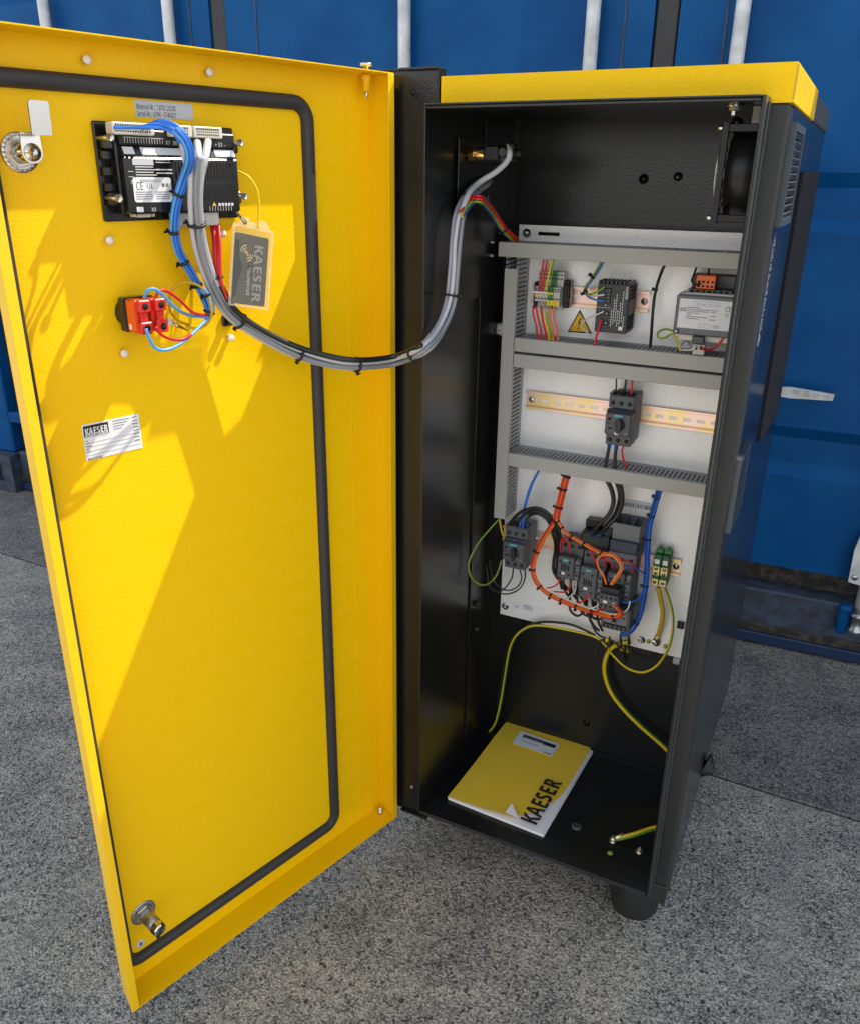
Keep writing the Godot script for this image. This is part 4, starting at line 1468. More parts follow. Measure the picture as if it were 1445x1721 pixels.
func contactor(label: String, x: float, y: float, h: float, z: float, tag_width := 0.006):
	# origin: left edge, middle of the front face
	var c := thing("contactor", label, "contactor", at3(x, y, ZP), "three pole contactors on the lowest rail")
	var st := new_st()
	bx(st, 0.0, 0.0450, -h * 0.5 - 0.010, h * 0.5 + 0.026, 0.0074, z - 0.020, 0.0012)
	obj("base_body", st, M.device, c)
	st = new_st()
	bx(st, 0.0005, 0.0340, -h * 0.5, h * 0.5, z - 0.0200, z, 0.0018)
	obj("front", st, M.device, c)
	st = new_st()
	bx(st, 0.0345, 0.0445, -h * 0.5 + 0.002, h * 0.5 - 0.003, z - 0.0200, z - 0.006, 0.0015)
	for k in 2:
		bx(st, 0.0352, 0.0440, 0.004 - 0.025 * k, 0.018 - 0.025 * k, z - 0.0062, z - 0.001, 0.0012)
	obj("coil_side", st, M.device_light, c)
	holes_row(c, [0.0075, 0.0215, 0.0365], h * 0.5 + 0.017, z - 0.0200, 0.0036)
	holes_row(c, [0.0065, 0.0245], h * 0.28, z, 0.0022)
	holes_row(c, [0.0065, 0.0245], -h * 0.30, z, 0.0022)
	holes_row(c, [0.0395], h * 0.22, z - 0.0012, 0.0026)
	holes_row(c, [0.0395], -h * 0.26, z - 0.0012, 0.0026)
	st = new_st()
	for k in 4:
		bx(st, 0.0085 + 0.0045 * k, 0.0112 + 0.0045 * k, -0.0055, 0.0090 - 0.001 * k, z - 0.003, z + 0.0004)
	obj("armature_slots", st, M.hole, c)
	st = new_st()
	bx(st, 0.0115, 0.0215, h * 0.5 - 0.0075, h * 0.5 - 0.0045, z, z + 0.0003)
	obj("maker_strip", st, M.teal, c)
	words(c, "SIEMENS", 0.0034, M.teal, at3(0.0165, h * 0.5 - 0.0072, z + 0.0003), true, 0.011)
	st = new_st()
	bx(st, 0.0100, 0.0100 + tag_width, -0.0145, -0.0095, z + 0.0001, z + 0.0006)
	obj("device_tag", st, M.white, c)
	st = new_st()
	bx(st, 0.0130, 0.0185, h * 0.28, h * 0.28 + 0.0008, z, z + 0.0002)
	bx(st, 0.0130, 0.0185, -h * 0.32, -h * 0.32 + 0.0008, z, z + 0.0002)
	bx(st, 0.0355, 0.0430, -0.0015, 0.0000, z - 0.001, z - 0.0007)
	obj("grey_print", st, M.device_light, c)
	return c

func build_devices():
	breaker("circuit_breaker", "lone dark grey rotary breaker on the middle rail", 0.2415, 0.7870, false)
	breaker("circuit_breaker", "grey rotary breaker at the left end of the lowest rail, under black cable loops", 0.0590, 0.4985, true)
	build_terminals()
	build_supply()
	build_transformer()
	contactor("smallest and leftmost of the grey contactors beside the orange harness", 0.1725, 0.4860, 0.046, 0.075)
	contactor("middle contactor, larger, between the small one and the one with blue wires", 0.2215, 0.4690, 0.066, 0.085, 0.007)
	var c = contactor("rightmost contactor carrying a small add-on block, next to the blue wires", 0.2730, 0.4700, 0.060, 0.080)
	# add-on auxiliary block
	c = thing("auxiliary_block", "small black eight-screw contact block clipped on the rightmost contactor", "contact block", at3(0.2695, 0.4535, ZP))
	var st := new_st()
	bx(st, 0.0, 0.0365, -0.0140, 0.0145, 0.0815, 0.1130, 0.0015)
	obj("body", st, M.device, c)
	st = new_st()
	bx(st, 0.001, 0.0355, 0.0147, 0.0260, 0.0815, 0.1050, 0.001)
	obj("top_hood", st, M.black, c)
	holes_row(c, [0.0055, 0.0140, 0.0225, 0.0310], 0.0090, 0.1130, 0.0026)
	holes_row(c, [0.0055, 0.0140, 0.0225, 0.0310], -0.0085, 0.1130, 0.0026)
	st = new_st()
	bx(st, 0.0085, 0.0160, -0.0025, 0.0025, 0.1131, 0.1136)
	obj("device_tag", st, M.white, c)
	st = new_st()
	bx(st, 0.0260, 0.0310, -0.0010, 0.0012, 0.1131, 0.1134)
	obj("grey_print", st, M.label_silver, c)
	# overload relay
	c = thing("overload_relay", "grey overload relay with a blue dial at the bottom of the contactors", "relay", at3(0.2715, 0.4060, ZP))
	st = new_st()
	bx(st, 0.0, 0.0550, -0.0240, 0.0240, 0.012, 0.0850, 0.0018)
	obj("body", st, M.device, c)
	st = new_st()
	bx(st, 0.0040, 0.0500, -0.0100, 0.0200, 0.0851, 0.0870, 0.001)
	obj("front_panel", st, M.device_light, c)
	st = new_st()
	bx(st, 0.0040, 0.0500, -0.0128, -0.0108, 0.0851, 0.0875)
	obj("ridge", st, M.hole, c)
	holes_row(c, [0.006, 0.0145, 0.0230, 0.0315, 0.0400, 0.0485], -0.0180, 0.0850, 0.0026)
	st = new_st(false)
	lathe(st, Vector3(0.0300, 0.0020, 0.0871), Vector3(0, 0, 1), [[0.0, 0.0042], [0.0014, 0.0040], [0.0016, 0.0018], [0.0006, 0.0]], 16)
	obj("setting_dial", st, M.w_sky, c)
	st = new_st()
	bx(st, 0.0410, 0.0450, 0.0060, 0.0085, 0.0870, 0.0874)
	bx(st, 0.0280, 0.0300, -0.0060, -0.0040, 0.0870, 0.0874)
	obj("slot", st, M.hole, c)
	st = new_st()
	bx(st, 0.0400, 0.0450, 0.0110, 0.0118, 0.0870, 0.0872)
	bx(st, 0.0120, 0.0180, -0.0060, -0.0052, 0.0870, 0.0872)
	obj("grey_print", st, M.label_silver, c)
	# shrouded cable feeder at the top of the contactors
	c = thing("cable_shroud", "grey stepped terminal cover with three open chambers below the printed terminal label", "terminal cover", at3(0.2690, 0.5500, ZP))
	st = new_st()
	bx(st, 0.0, 0.0520, -0.0330, -0.0120, 0.0, 0.0700, 0.0015)
	for k in 4:
		bx(st, -0.0003 + 0.0172 * k, 0.0015 + 0.0172 * k, -0.0340, -0.0125, 0.0701, 0.0712)
	obj("front_block", st, M.device_light, c)
	st = new_st()
	bx(st, -0.0002, 0.0522, -0.0118, 0.0100, 0.004, 0.0680, 0.002)
	obj("step", st, M.device_blue, c)
	st = new_st()
	for k in 4:
		bx(st, 0.0008 + 0.0166 * k, 0.0022 + 0.0166 * k, 0.0101, 0.0420, 0.006, 0.0555)
	bx(st, 0.0008, 0.0520, 0.0101, 0.0420, 0.0556, 0.0580, 0.0006)
	bx(st, 0.0008, 0.0520, 0.0101, 0.0420, 0.0030, 0.0055, 0.0006)
	obj("chambers", st, M.device_light, c)
	holes_row(c, [0.009, 0.0262, 0.0434], -0.0240, 0.0700, 0.0036)
	# second feeder behind, where the thick black cables end
	c = thing("cable_feeder", "low black feeder block where two thick black cables end", "terminal cover", at3(0.2080, 0.5480, ZP))
	st = new_st()
	bx(st, 0.0, 0.0560, -0.0350, 0.0100, 0.004, 0.0480, 0.002)
	bx(st, 0.0, 0.0300, 0.0102, 0.0270, 0.004, 0.0250, 0.002)
	obj("body", st, M.black, c)
	st = new_st(false)
	cyl(st, Vector3(0.0220, 0.006, 0.0500), Vector3(0.0225, 0.014, 0.0520), 0.0050, 12)
	cyl(st, Vector3(0.0370, 0.006, 0.0500), Vector3(0.0375, 0.014, 0.0520), 0.0050, 12)
	obj("ferrule", st, M.w_dark_blue, c)
	# earth terminals
	for k in 2:
		c = thing("earth_terminal", ["larger, left one of the two green and yellow earth terminals", "smaller, right one of the two green and yellow earth terminals"][k], "terminal", at3(0.3475 + 0.0150 * k, 0.5000, ZP), "green and yellow earth terminals")
		st = new_st()
		bx(st, 0.0, 0.0138, -0.0290, 0.0330, 0.0075, 0.0330, 0.001)
		obj("body", st, M.green_dark, c)
		st = new_st()
		bx(st, 0.0004, 0.0134, 0.0335, 0.0400, 0.0075, 0.0240, 0.001)
		bx(st, 0.0045, 0.0070, 0.0402, 0.0440, 0.0075, 0.0210)
		obj("foot_clip", st, M.green, c)
		st = new_st()
		bx(st, 0.0003, 0.0136, -0.0290, -0.0150, 0.0332, 0.0380, 0.001)
		bx(st, 0.0003, 0.0136, -0.0080 + 0.002 * k, 0.0110, 0.0332, 0.0380, 0.001)
		obj("brass_block", st, M.brass_light, c)
		st = new_st()
		bx(st, 0.0020, 0.0110, 0.0150, 0.0240, 0.0332, 0.0345)
		obj("white_tag", st, M.white, c)
		for y in [-0.0215, -0.0030, 0.0065]:
			st = new_st(false)
			lathe(st, Vector3(0.0070, y, 0.0380), Vector3(0, 0, 1), [[0.0, 0.0036], [0.0010, 0.0034], [0.0011, 0.0020], [0.0002, 0.0]], 14)
			obj("screw", st, M.chrome, c)

func build_terminals():
	var c := thing("terminal_block", "row of grey, green and yellow spring terminals at the left of the top rail", "terminal block", at3(0.0830, 0.9980, ZP))
	var cols := ["g", "g", "g", "g", "v", "v", "g", "g"]
	for k in 8:
		var x := 0.0012 + 0.0058 * k
		var st := new_st()
		bx(st, x, x + 0.0055, -0.0290, 0.0360, 0.0075, 0.0290, 0.0006)
		bx(st, x, x + 0.0055, -0.0150 - (0.008 if k > 3 else 0.0), 0.0110, 0.0292, 0.0450, 0.0006)
		var m: Material = M.term_grey if cols[k] == "g" else M.green
		var o := obj("terminal", st, m, c)
		st = new_st()
		for y in [0.0075, 0.0040, -0.0095]:
			bx(st, x + 0.0010, x + 0.0044, y - 0.0011, y + 0.0011, 0.0449, 0.0454)
		for y in [0.0310, 0.0240]:
			bx(st, x + 0.0010, x + 0.0044, y - 0.0013, y + 0.0013, 0.0289, 0.0294)
		obj("wire_hole", st, M.hole, o)
		st = new_st()
		if k in [4, 5, 6, 7]:
			bx(st, x + 0.0004, x + 0.0051, -0.0215, -0.0115, 0.0450, 0.0456)
		else:
			bx(st, x + 0.0008, x + 0.0047, 0.0150, 0.0172, 0.0290, 0.0296)
		if k in [4, 5]:
			bx(st, x + 0.0006, x + 0.0049, -0.0020, 0.0020, 0.0450, 0.0458)
		obj("marker", st, M.w_yellow, o)
	var st2 := new_st()
	bx(st2, -0.0030, 0.0005, -0.0300, 0.0180, 0.0075, 0.0400, 0.001)
	obj("end_plate", st2, M.black, c)
	st2 = new_st()
	bx(st2, -0.0045, 0.0240, -0.0005, 0.0030, 0.0455, 0.0475, 0.0006)
	obj("tag_strip", st2, M.white, c)
	st2 = new_st()
	bx(st2, 0.0000, 0.0180, -0.0050, -0.0030, 0.0452, 0.0465)
	obj("jumper_bar", st2, M.w_yellow, c)
	st2 = new_st()
	bx(st2, 0.0485, 0.0600, -0.0260, 0.0230, 0.0075, 0.0270, 0.002)
	bx(st2, 0.0500, 0.0585, -0.0180, 0.0160, 0.0272, 0.0340, 0.0015)
	obj("end_clamp", st2, M.black_gloss, c)

func build_supply():
	var c := thing("power_supply", "dark grey power supply with cooling fins on the top rail", "power supply", at3(0.2003, 0.9820, ZP))
	var st := new_st()
	bx(st, 0.0, 0.0560, -0.0420, 0.0410, 0.0075, 0.0530, 0.0015)
	obj("body", st, M.device_dark, c)
	for k in 8:
		st = new_st()
		bx(st, 0.0006 + 0.0072 * k, 0.0030 + 0.0072 * k, 0.0411, 0.0450, 0.0090, 0.0530)
		obj("cooling_fin", st, M.device, c)
	st = new_st()
	for j in 6:
		for k in 9:
			if j == 2 or j == 3:
				continue
			bx(st, 0.0559, 0.0563, -0.0360 + 0.0125 * j + 0.0008, -0.0360 + 0.0125 * j + 0.0062, 0.0120 + 0.0042 * k, 0.0145 + 0.0042 * k)
			bx(st, 0.0559, 0.0563, -0.0360 + 0.0125 * j + 0.0072, -0.0360 + 0.0125 * j + 0.0115, 0.0120 + 0.0042 * k, 0.0145 + 0.0042 * k)
	obj("side_slots", st, M.hole, c)
	st = new_st()
	bx(st, 0.0562, 0.0572, -0.0380, 0.0400, 0.0080, 0.0105)
	obj("back_flange", st, M.device_light, c)
	st = new_st()
	bx(st, 0.0120, 0.0240, 0.0080, 0.0330, 0.0531, 0.0550, 0.0008)
	bx(st, 0.0080, 0.0230, -0.0130, -0.0060, 0.0531, 0.0550, 0.0008)
	bx(st, 0.0080, 0.0230, -0.0290, -0.0220, 0.0531, 0.0550, 0.0008)
	obj("terminal_strip", st, M.black, c)
	st = new_st()
	for k in 4:
		bx(st, 0.0200, 0.0212, 0.0110 + 0.0060 * k, 0.0122 + 0.0060 * k, 0.0550, 0.0553)
	bx(st, 0.0190, 0.0210, -0.0105, -0.0085, 0.0550, 0.0553)
	bx(st, 0.0190, 0.0210, -0.0265, -0.0245, 0.0550, 0.0553)
	bx(st, 0.0150, 0.0170, 0.0030, 0.0055, 0.0531, 0.0533)
	bx(st, 0.0010, 0.0260, 0.0000, 0.0004, 0.0531, 0.0533)
	for k in 7:
		var x := 0.0270 + 0.0036 * k
		var l = [0.030, 0.044, 0.050, 0.030, 0.040, 0.056, 0.022][k]
		for j in int(l / 0.0048):
			bx(st, x, x + 0.0013, -0.0300 + 0.0048 * j + 0.004 * (k % 3), -0.0268 + 0.0048 * j + 0.004 * (k % 3), 0.0531, 0.0533)
	obj("white_print", st, M.print_white, c)
	words(c, "CAUTION", 0.0042, M.print_white, at3(0.0510, 0.0270, 0.0532, Basis(Vector3(0, 0, 1), -PI / 2)), true, 0.020)
	st = new_st()
	bx(st, 0.0420, 0.0490, -0.0360, -0.0300, 0.0531, 0.0536)
	obj("device_tag", st, M.white, c)

func build_transformer():
	var c := thing("transformer", "grey control transformer with a white rating plate at the right of the top row", "transformer", at3(0.3370, 0.9830, ZP))
	var st := new_st()
	bx(st, 0.0, 0.0950, -0.0330, 0.0320, 0.004, 0.0650, 0.0025)
	obj("housing", st, M.device_light, c)
	st = new_st()
	prism(st, [Vector2(0.0010, 0.0322), Vector2(0.0930, 0.0322), Vector2(0.0930, 0.0360), Vector2(0.0300, 0.0360)], 0.010, 0.060)
	obj("shoulder", st, M.label_silver, c)
	st = new_st()
	bx(st, 0.0170, 0.0850, 0.0362, 0.0420, 0.020, 0.0660, 0.001)
	bx(st, 0.0170, 0.0850, 0.0422, 0.0620, 0.006, 0.0400, 0.001)
	obj("upper_terminal_rail", st, M.grey_cap, c)
	st = new_st()
	for k in 7:
		bx(st, 0.0200 + 0.0090 * k, 0.0260 + 0.0090 * k, 0.0372, 0.0405, 0.0655, 0.0664)
	obj("clip_slots", st, M.hole, c)
	st = new_st()
	bx(st, 0.0280, 0.0580, 0.0430, 0.0640, 0.0402, 0.0680, 0.0012)
	var og := obj("orange_terminals", st, M.orange_plastic, c)
	st = new_st()
	for k in 4:
		bx(st, 0.0305 + 0.0070 * k, 0.0345 + 0.0070 * k, 0.0455, 0.0485, 0.0678, 0.0684)
		lathe(st, Vector3(0.0325 + 0.0070 * k, 0.0540, 0.0675), Vector3(0, 0, 1), [[0.0, 0.0020], [0.0008, 0.0020]], 10)
	obj("wire_hole", st, M.hole, og)
	st = new_st()
	bx(st, 0.0060, 0.0900, -0.0215, 0.0255, 0.0651, 0.0655)
	var lb := obj("rating_plate", st, M.label_white, c)
	words(lb, "BLOCK", 0.0062, M.ink, at3(0.0130, 0.0082, 0.0656), true, 0.010)
	words(lb, "CE", 0.0075, M.ink, at3(0.0830, 0.0130, 0.0656), false, 0.0085)
	words(lb, "EAC", 0.0055, M.ink_grey, at3(0.0830, 0.0040, 0.0656), false, 0.006)
	st = new_st()
	for k in 7:
		bx(st, 0.0190, 0.0400 + 0.010 * float((k * 3) % 4) - 0.0035 * k, 0.0120 - 0.0030 * k, 0.0130 - 0.0030 * k, 0.0656, 0.0658)
	for k in 3:
		bx(st, 0.0560, 0.0650, 0.0060 - 0.0060 * k, 0.0070 - 0.0060 * k, 0.0656, 0.0658)
	for k in 5:
		bx(st, 0.0300 + 0.0100 * k, 0.0303 + 0.0100 * k, 0.0160, 0.0225, 0.0656, 0.0658)
		if k < 4:
			bx(st, 0.0330 + 0.0100 * k, 0.0370 + 0.0100 * k, 0.0180, 0.0190, 0.0656, 0.0658)
	bx(st, 0.0300, 0.0703, 0.0160, 0.0163, 0.0656, 0.0658)
	bx(st, 0.0300, 0.0703, 0.0222, 0.0225, 0.0656, 0.0658)
	for k in 3:
		bx(st, 0.0400 + 0.0090 * k, 0.0403 + 0.0090 * k, -0.0190, -0.0130, 0.0656, 0.0658)
	bx(st, 0.0400, 0.0583, -0.0190, -0.0187, 0.0656, 0.0658)
	bx(st, 0.0400, 0.0583, -0.0133, -0.0130, 0.0656, 0.0658)
	bx(st, 0.0620, 0.0740, -0.0150, -0.0142, 0.0656, 0.0658)
	bx(st, 0.0620, 0.0720, -0.0178, -0.0170, 0.0656, 0.0658)
	obj("fine_print", st, M.ink_grey, lb)
	st = new_st()
	bx(st, 0.0100, 0.0900, -0.0430, -0.0332, 0.008, 0.0560, 0.001)
	obj("lower_terminal_rail", st, M.cream, c)
	st = new_st()
	bx(st, 0.0330, 0.0520, -0.0450, -0.0335, 0.0565, 0.0700, 0.001)
	obj("latch", st, M.device, c)
	st = new_st()
	bx(st, 0.0370, 0.0560, -0.0620, -0.0455, 0.0560, 0.0740, 0.001)
	var wp := obj("white_plug", st, M.term_grey, c)
	st = new_st()
	bx(st, 0.0395, 0.0445, -0.0535, -0.0485, 0.0738, 0.0744)
	bx(st, 0.0480, 0.0530, -0.0535, -0.0485, 0.0738, 0.0744)
	obj("wire_hole", st, M.hole, wp)
	st = new_st()
	bx(st, 0.0030, 0.0100, -0.0320, -0.0240, 0.0652, 0.0665)
	obj("mounting_foot", st, M.device, c)
	st = new_st(false)
	lathe(st, Vector3(0.0065, -0.0280, 0.0665), Vector3(0, 0, 1), [[0, 0.0028], [0.001, 0.0026]], 12)
	obj("screw", st, M.steel, c)

# ------------------------------------------------------------------ wiring
# one wire that is a thing of its own
func wire(label: String, p: Array, r: float, m: Material, group := "", called := "wire"):
	var a := pts(p)
	var st := new_st(false)
	var at: Vector3 = a[0]
	for i in a.size():
		a[i] -= at
	tube(st, curve(a, 6), r, 8)
	var o := obj(called, st, m, null, Transform3D(Basis(), at))
	tag(o, label, "wire" if r < 0.003 else "cable", group)
	return o

func tie_at(parent: Node, path: Array, where: float, r: float):
	var i := clampi(int(where * (path.size() - 1)), 1, path.size() - 2)
	var d: Vector3 = (path[i + 1] - path[i - 1]).normalized()
	var st := new_st(false)
	lathe(st, path[i] - d * 0.0016, d, [[0.0, r * 0.99], [0.0001, r * 1.07 + 0.0004], [0.0031, r * 1.07 + 0.0004], [0.0032, r * 0.99]], 14)
	var o := obj("cable_tie", st, M.tie, parent)
	var side := d.cross(Vector3(0.2, 0.3, 1.0)).normalized()
	st = new_st()
	box(st, Vector3.ZERO, Vector3(0.0042, 0.0050, 0.0040), 0.0006, Transform3D(Basis(side, d, side.cross(d)), path[i] + side * (r * 1.07 + 0.0022)))
	box(st, Vector3(0.0, 0.0, 0.0045), Vector3(0.0012, 0.0026, 0.0060), 0.0, Transform3D(Basis(side, d, side.cross(d)), path[i] + side * (r * 1.07 + 0.0022)))
	obj("tie_head", st, M.tie, o)

# wires that run together; offs are places across the bundle in wire radii
func bundle(c: Node3D, p: Array, r: float, offs: Array, mats: Array, ties: Array, tie_r: float, twist := 0.0):
	var a := pts(p)
	for i in a.size():
		a[i] -= c.position
	var path := curve(a, 7)
	var fr := frames(path)
	for k in offs.size():
		var w := []
		for i in path.size():
			var t := twist * i / path.size()
			var o: Vector2 = (Vector2(offs[k][0], offs[k][1]) * r).rotated(t + 0.12 * sin(i * 0.35 + k * 1.7))
			w.append(path[i] + fr[i][0] * o.x + fr[i][1] * o.y)
		var st := new_st(false)
		tube(st, w, r, 8)
		obj("wire", st, mats[k % mats.size()], c)
	for t in ties:
		tie_at(c, path, t, tie_r)

func harness(called: String, label: String, category: String, p: Array, r: float, offs: Array, mats: Array, ties: Array, tie_r: float, twist := 0.0) -> Node3D:
	var c := thing(called, label, category, at3(p[0], p[1], p[2]))
	bundle(c, p, r, offs, mats, ties, tie_r, twist)
	return c

const HEX6 := [[0, 0], [2.4, 0], [1.2, 2.1], [-1.2, 2.1], [-2.4, 0], [-1.2, -2.1], [1.2, -2.1]]

func build_wires():
	# ---- on the door and across to the box
	var c := harness("blue_harness", "bundle of blue wires arching over the controller and down the yellow door", "wire harness", [-0.1490, 1.2373, 0.3553, -0.1414, 1.2242, 0.3466, -0.1444, 1.2050, 0.3388, -0.1673, 1.1801, 0.3282, -0.1820, 1.1522, 0.3288, -0.1926, 1.1234, 0.3258, -0.1966, 1.0972, 0.3177, -0.1956, 1.0779, 0.3071, -0.1919, 1.0540, 0.2940, -0.1878, 1.0273, 0.2834, -0.1852, 1.0114, 0.2814], 0.0020, [[-2.1, 1.0], [0, 1.3], [2.1, 1.0], [-1.1, -1.0], [1.1, -1.0]], [M.w_blue, M.w_sky, M.w_blue], [0.36, 0.52, 0.69, 0.82], 0.0062, 1.2)
	var st := new_st()
	for q in [[-0.2063, 1.2381, 0.3921, -0.1951, 1.2378, 0.3820, -0.1743, 1.2386, 0.3748, -0.1585, 1.2377, 0.3628, -0.1474, 1.2304, 0.3532, -0.1415, 1.2204, 0.3470], [-0.1980, 1.2388, 0.3630, -0.1773, 1.2407, 0.3705, -0.1630, 1.2421, 0.3641, -0.1493, 1.2373, 0.3561, -0.1430, 1.2267, 0.3485], [-0.1956, 1.2398, 0.3546, -0.1731, 1.2436, 0.3629, -0.1576, 1.2435, 0.3599, -0.1460, 1.2368, 0.3518, -0.1409, 1.2243, 0.3451], [-0.1937, 1.2401, 0.3478, -0.1705, 1.2455, 0.3614, -0.1551, 1.2455, 0.3583, -0.1438, 1.2376, 0.3480, -0.1399, 1.2231, 0.3413], [-0.1979, 1.2385, 0.3554, -0.1768, 1.2392, 0.3616, -0.1648, 1.2388, 0.3559, -0.1534, 1.2331, 0.3522, -0.1465, 1.2229, 0.3502]]:
		var a := pts(q)
		for i in a.size():
			a[i] -= c.position
		st = new_st(false)
		tube(st, curve(a), 0.0019, 8)
		obj("wire_start", st, M.w_sky if q[0] > -0.16 else M.w_blue, c)
	c = harness("grey_cable_loom", "thick loom of grey cables hanging in a loop from the door to the box", "cable loom", [-0.1501, 1.2093, 0.3190, -0.1561, 1.1836, 0.3180, -0.1651, 1.1522, 0.3132, -0.1743, 1.1119, 0.3016, -0.1792, 1.0732, 0.2861, -0.1808, 1.0361, 0.2661, -0.1775, 1.0070, 0.2435, -0.1616, 0.9807, 0.2134, -0.1346, 0.9486, 0.1697, -0.1052, 0.9276, 0.1250, -0.0719, 0.9173, 0.0847, -0.0505, 0.9114, 0.0095, 0.0120, 0.9394, 0.0305, 0.0180, 0.9617, -0.0195, 0.0220, 0.9992, -0.0490, 0.0240, 1.0510, -0.0577, 0.0240, 1.1000, -0.0639, 0.0220, 1.1380, -0.0815, 0.0200, 1.1671, -0.1322, 0.0080, 1.1838, -0.2151], 0.0037, [[1.75, 0.2], [0.35, 1.75], [-1.6, 0.8], [-1.3, -1.3], [0.75, -1.6]], [M.w_grey_light, M.w_grey, M.w_grey_light, M.w_grey_mid, M.w_grey_light], [0.14, 0.34, 0.44, 0.53, 0.62, 0.755, 0.93], 0.0112, 0.9)
	for q in [[-0.1802, 1.2298, 0.3078, -0.1597, 1.2157, 0.3306, -0.1584, 1.1904, 0.3261, -0.1637, 1.1628, 0.3155], [-0.1745, 1.2251, 0.2879, -0.1487, 1.2094, 0.3175, -0.1556, 1.1836, 0.3163, -0.1630, 1.1558, 0.3129], [-0.1702, 1.2270, 0.2726, -0.1482, 1.2096, 0.3050, -0.1542, 1.1837, 0.3114, -0.1620, 1.1557, 0.3096]]:
		var a := pts(q)
		for i in a.size():
			a[i] -= c.position
		st = new_st(false)
		tube(st, curve(a), 0.0048, 8)
		obj("cable_tail", st, M.w_grey_light, c)
	harness("black_cable", "black cable lying along the upper side of the grey loom", "cable", [-0.1696, 1.0492, 0.2706, -0.1690, 1.0146, 0.2466, -0.1548, 0.9880, 0.2187, -0.1279, 0.9581, 0.1753, -0.0979, 0.9378, 0.1322, -0.0612, 0.9289, 0.1019, -0.0429, 0.9216, 0.0192, 0.0200, 0.9501, 0.0463], 0.0042, [[0, 0]], [M.w_black], [], 0.005)
	wire("grey cable from the pressure switch joining the hanging loom", [0.0760, 1.2334, -0.1300, 0.0845, 1.2230, -0.1200, 0.0772, 1.2104, -0.1250, 0.0559, 1.1949, -0.1300, 0.0350, 1.1815, -0.1228, 0.0300, 1.1625, -0.0893, 0.0280, 1.1351, -0.0686], 0.0046, M.w_grey_light, "", "sensor_cable")
	harness("coloured_harness", "red, yellow and blue wires dropping behind the top grey duct", "wire harness", [0.0300, 1.1352, -0.0665, 0.0340, 1.1538, -0.0947, 0.0500, 1.1559, -0.0951, 0.0251, 1.1346, -0.2000, 0.0320, 1.1054, -0.2400, 0.0421, 1.0828, -0.2800], 0.0019, HEX6, [M.w_yellow, M.w_dark_blue, M.w_yellow, M.w_red, M.w_red, M.w_red, M.w_green], [0.45, 0.82], 0.0066, 0.8)
	harness("red_harness", "four red wires hanging from the grey plug under the controller", "wire harness", [-0.1872, 1.1255, 0.2520, -0.1763, 1.1061, 0.2650, -0.1721, 1.0801, 0.2721, -0.1720, 1.0569, 0.2716, -0.1731, 1.0321, 0.2610], 0.0019, [[-3, 0], [-1, 0.3], [1, 0], [3, 0.3]], [M.w_red], [0.72], 0.0062, 0.6)
	wire("yellow lead curving from the controller's right edge down to the card", [-0.1760, 1.1933, 0.2129, -0.1617, 1.1860, 0.2065, -0.1538, 1.1704, 0.2004, -0.1516, 1.1499, 0.2002, -0.1513, 1.1201, 0.2064], 0.0014, M.w_yellow, "", "yellow_lead")
	wire("loose yellow earth loop right of the red contact blocks", [-0.2084, 0.9972, 0.2973, -0.2116, 1.0059, 0.3158, -0.2093, 1.0220, 0.3295, -0.2017, 1.0443, 0.3321, -0.1925, 1.0560, 0.3216, -0.1837, 1.0541, 0.3056, -0.1775, 1.0415, 0.2911, -0.1761, 1.0190, 0.2861, -0.1823, 1.0026, 0.2859, -0.1948, 0.9929, 0.2932, -0.2084, 0.9958, 0.3046], 0.0017, M.w_yellow_dull, "", "yellow_loop")
	var rt := thing("ring_terminal", "copper crimp end of the yellow loop beside the red contact blocks", "wire terminal", door_frame * at3(-0.3860, 1.0020, 0.013, Basis(Vector3(0, 0, 1), -0.5)))
	st = new_st(false)
	cyl(st, Vector3(-0.010, 0, 0), Vector3(-0.002, 0, 0), 0.0045, 12)
	obj("white_sleeve", st, M.white, rt)
	st = new_st(false)
	lathe(st, Vector3(-0.001, 0, 0), Vector3(1, 0, 0), [[0, 0.0032], [0.010, 0.0030], [0.020, 0.0014], [0.026, 0.0010]], 12)
	obj("copper_crimp", st, M.brass, rt)
	wire("upper blue wire bowing right from the red contact blocks", [-0.1815, 1.0474, 0.4000, -0.1737, 1.0560, 0.4017, -0.1694, 1.0576, 0.3939, -0.1712, 1.0478, 0.3782, -0.1751, 1.0302, 0.3555, -0.1819, 1.0158, 0.3245, -0.1834, 1.0081, 0.2862], 0.0021, M.w_sky, "wires to the emergency stop")
	wire("upper red wire bowing right from the red contact blocks", [-0.1774, 1.0461, 0.3854, -0.1709, 1.0543, 0.3847, -0.1694, 1.0524, 0.3721, -0.1716, 1.0395, 0.3504, -0.1800, 1.0189, 0.3181, -0.1826, 1.0107, 0.2869], 0.0020, M.w_red, "wires to the emergency stop")
	wire("lower blue wire sagging below the red contact blocks", [-0.1855, 1.0086, 0.3992, -0.1862, 0.9952, 0.3944, -0.1876, 0.9821, 0.3847, -0.1843, 0.9776, 0.3696, -0.1806, 0.9825, 0.3455, -0.1813, 0.9960, 0.3117, -0.1831, 1.0099, 0.2815], 0.0021, M.w_sky, "wires to the emergency stop")
	wire("lower red wire leaving below the red contact blocks", [-0.1816, 1.0091, 0.3857, -0.1835, 0.9996, 0.3778, -0.1835, 0.9912, 0.3630, -0.1804, 0.9871, 0.3450, -0.1777, 0.9917, 0.3281], 0.0020, M.w_red, "wires to the emergency stop")
	c = harness("blue_link", "short blue wires tied where the emergency stop wires meet the loom", "wire harness", [-0.1810, 1.0472, 0.2958, -0.1785, 1.0347, 0.2873, -0.1800, 1.0182, 0.2816, -0.1835, 1.0050, 0.2866], 0.0021, [[-1, 0], [1, 0]], [M.w_sky], [0.25, 0.8], 0.0046)
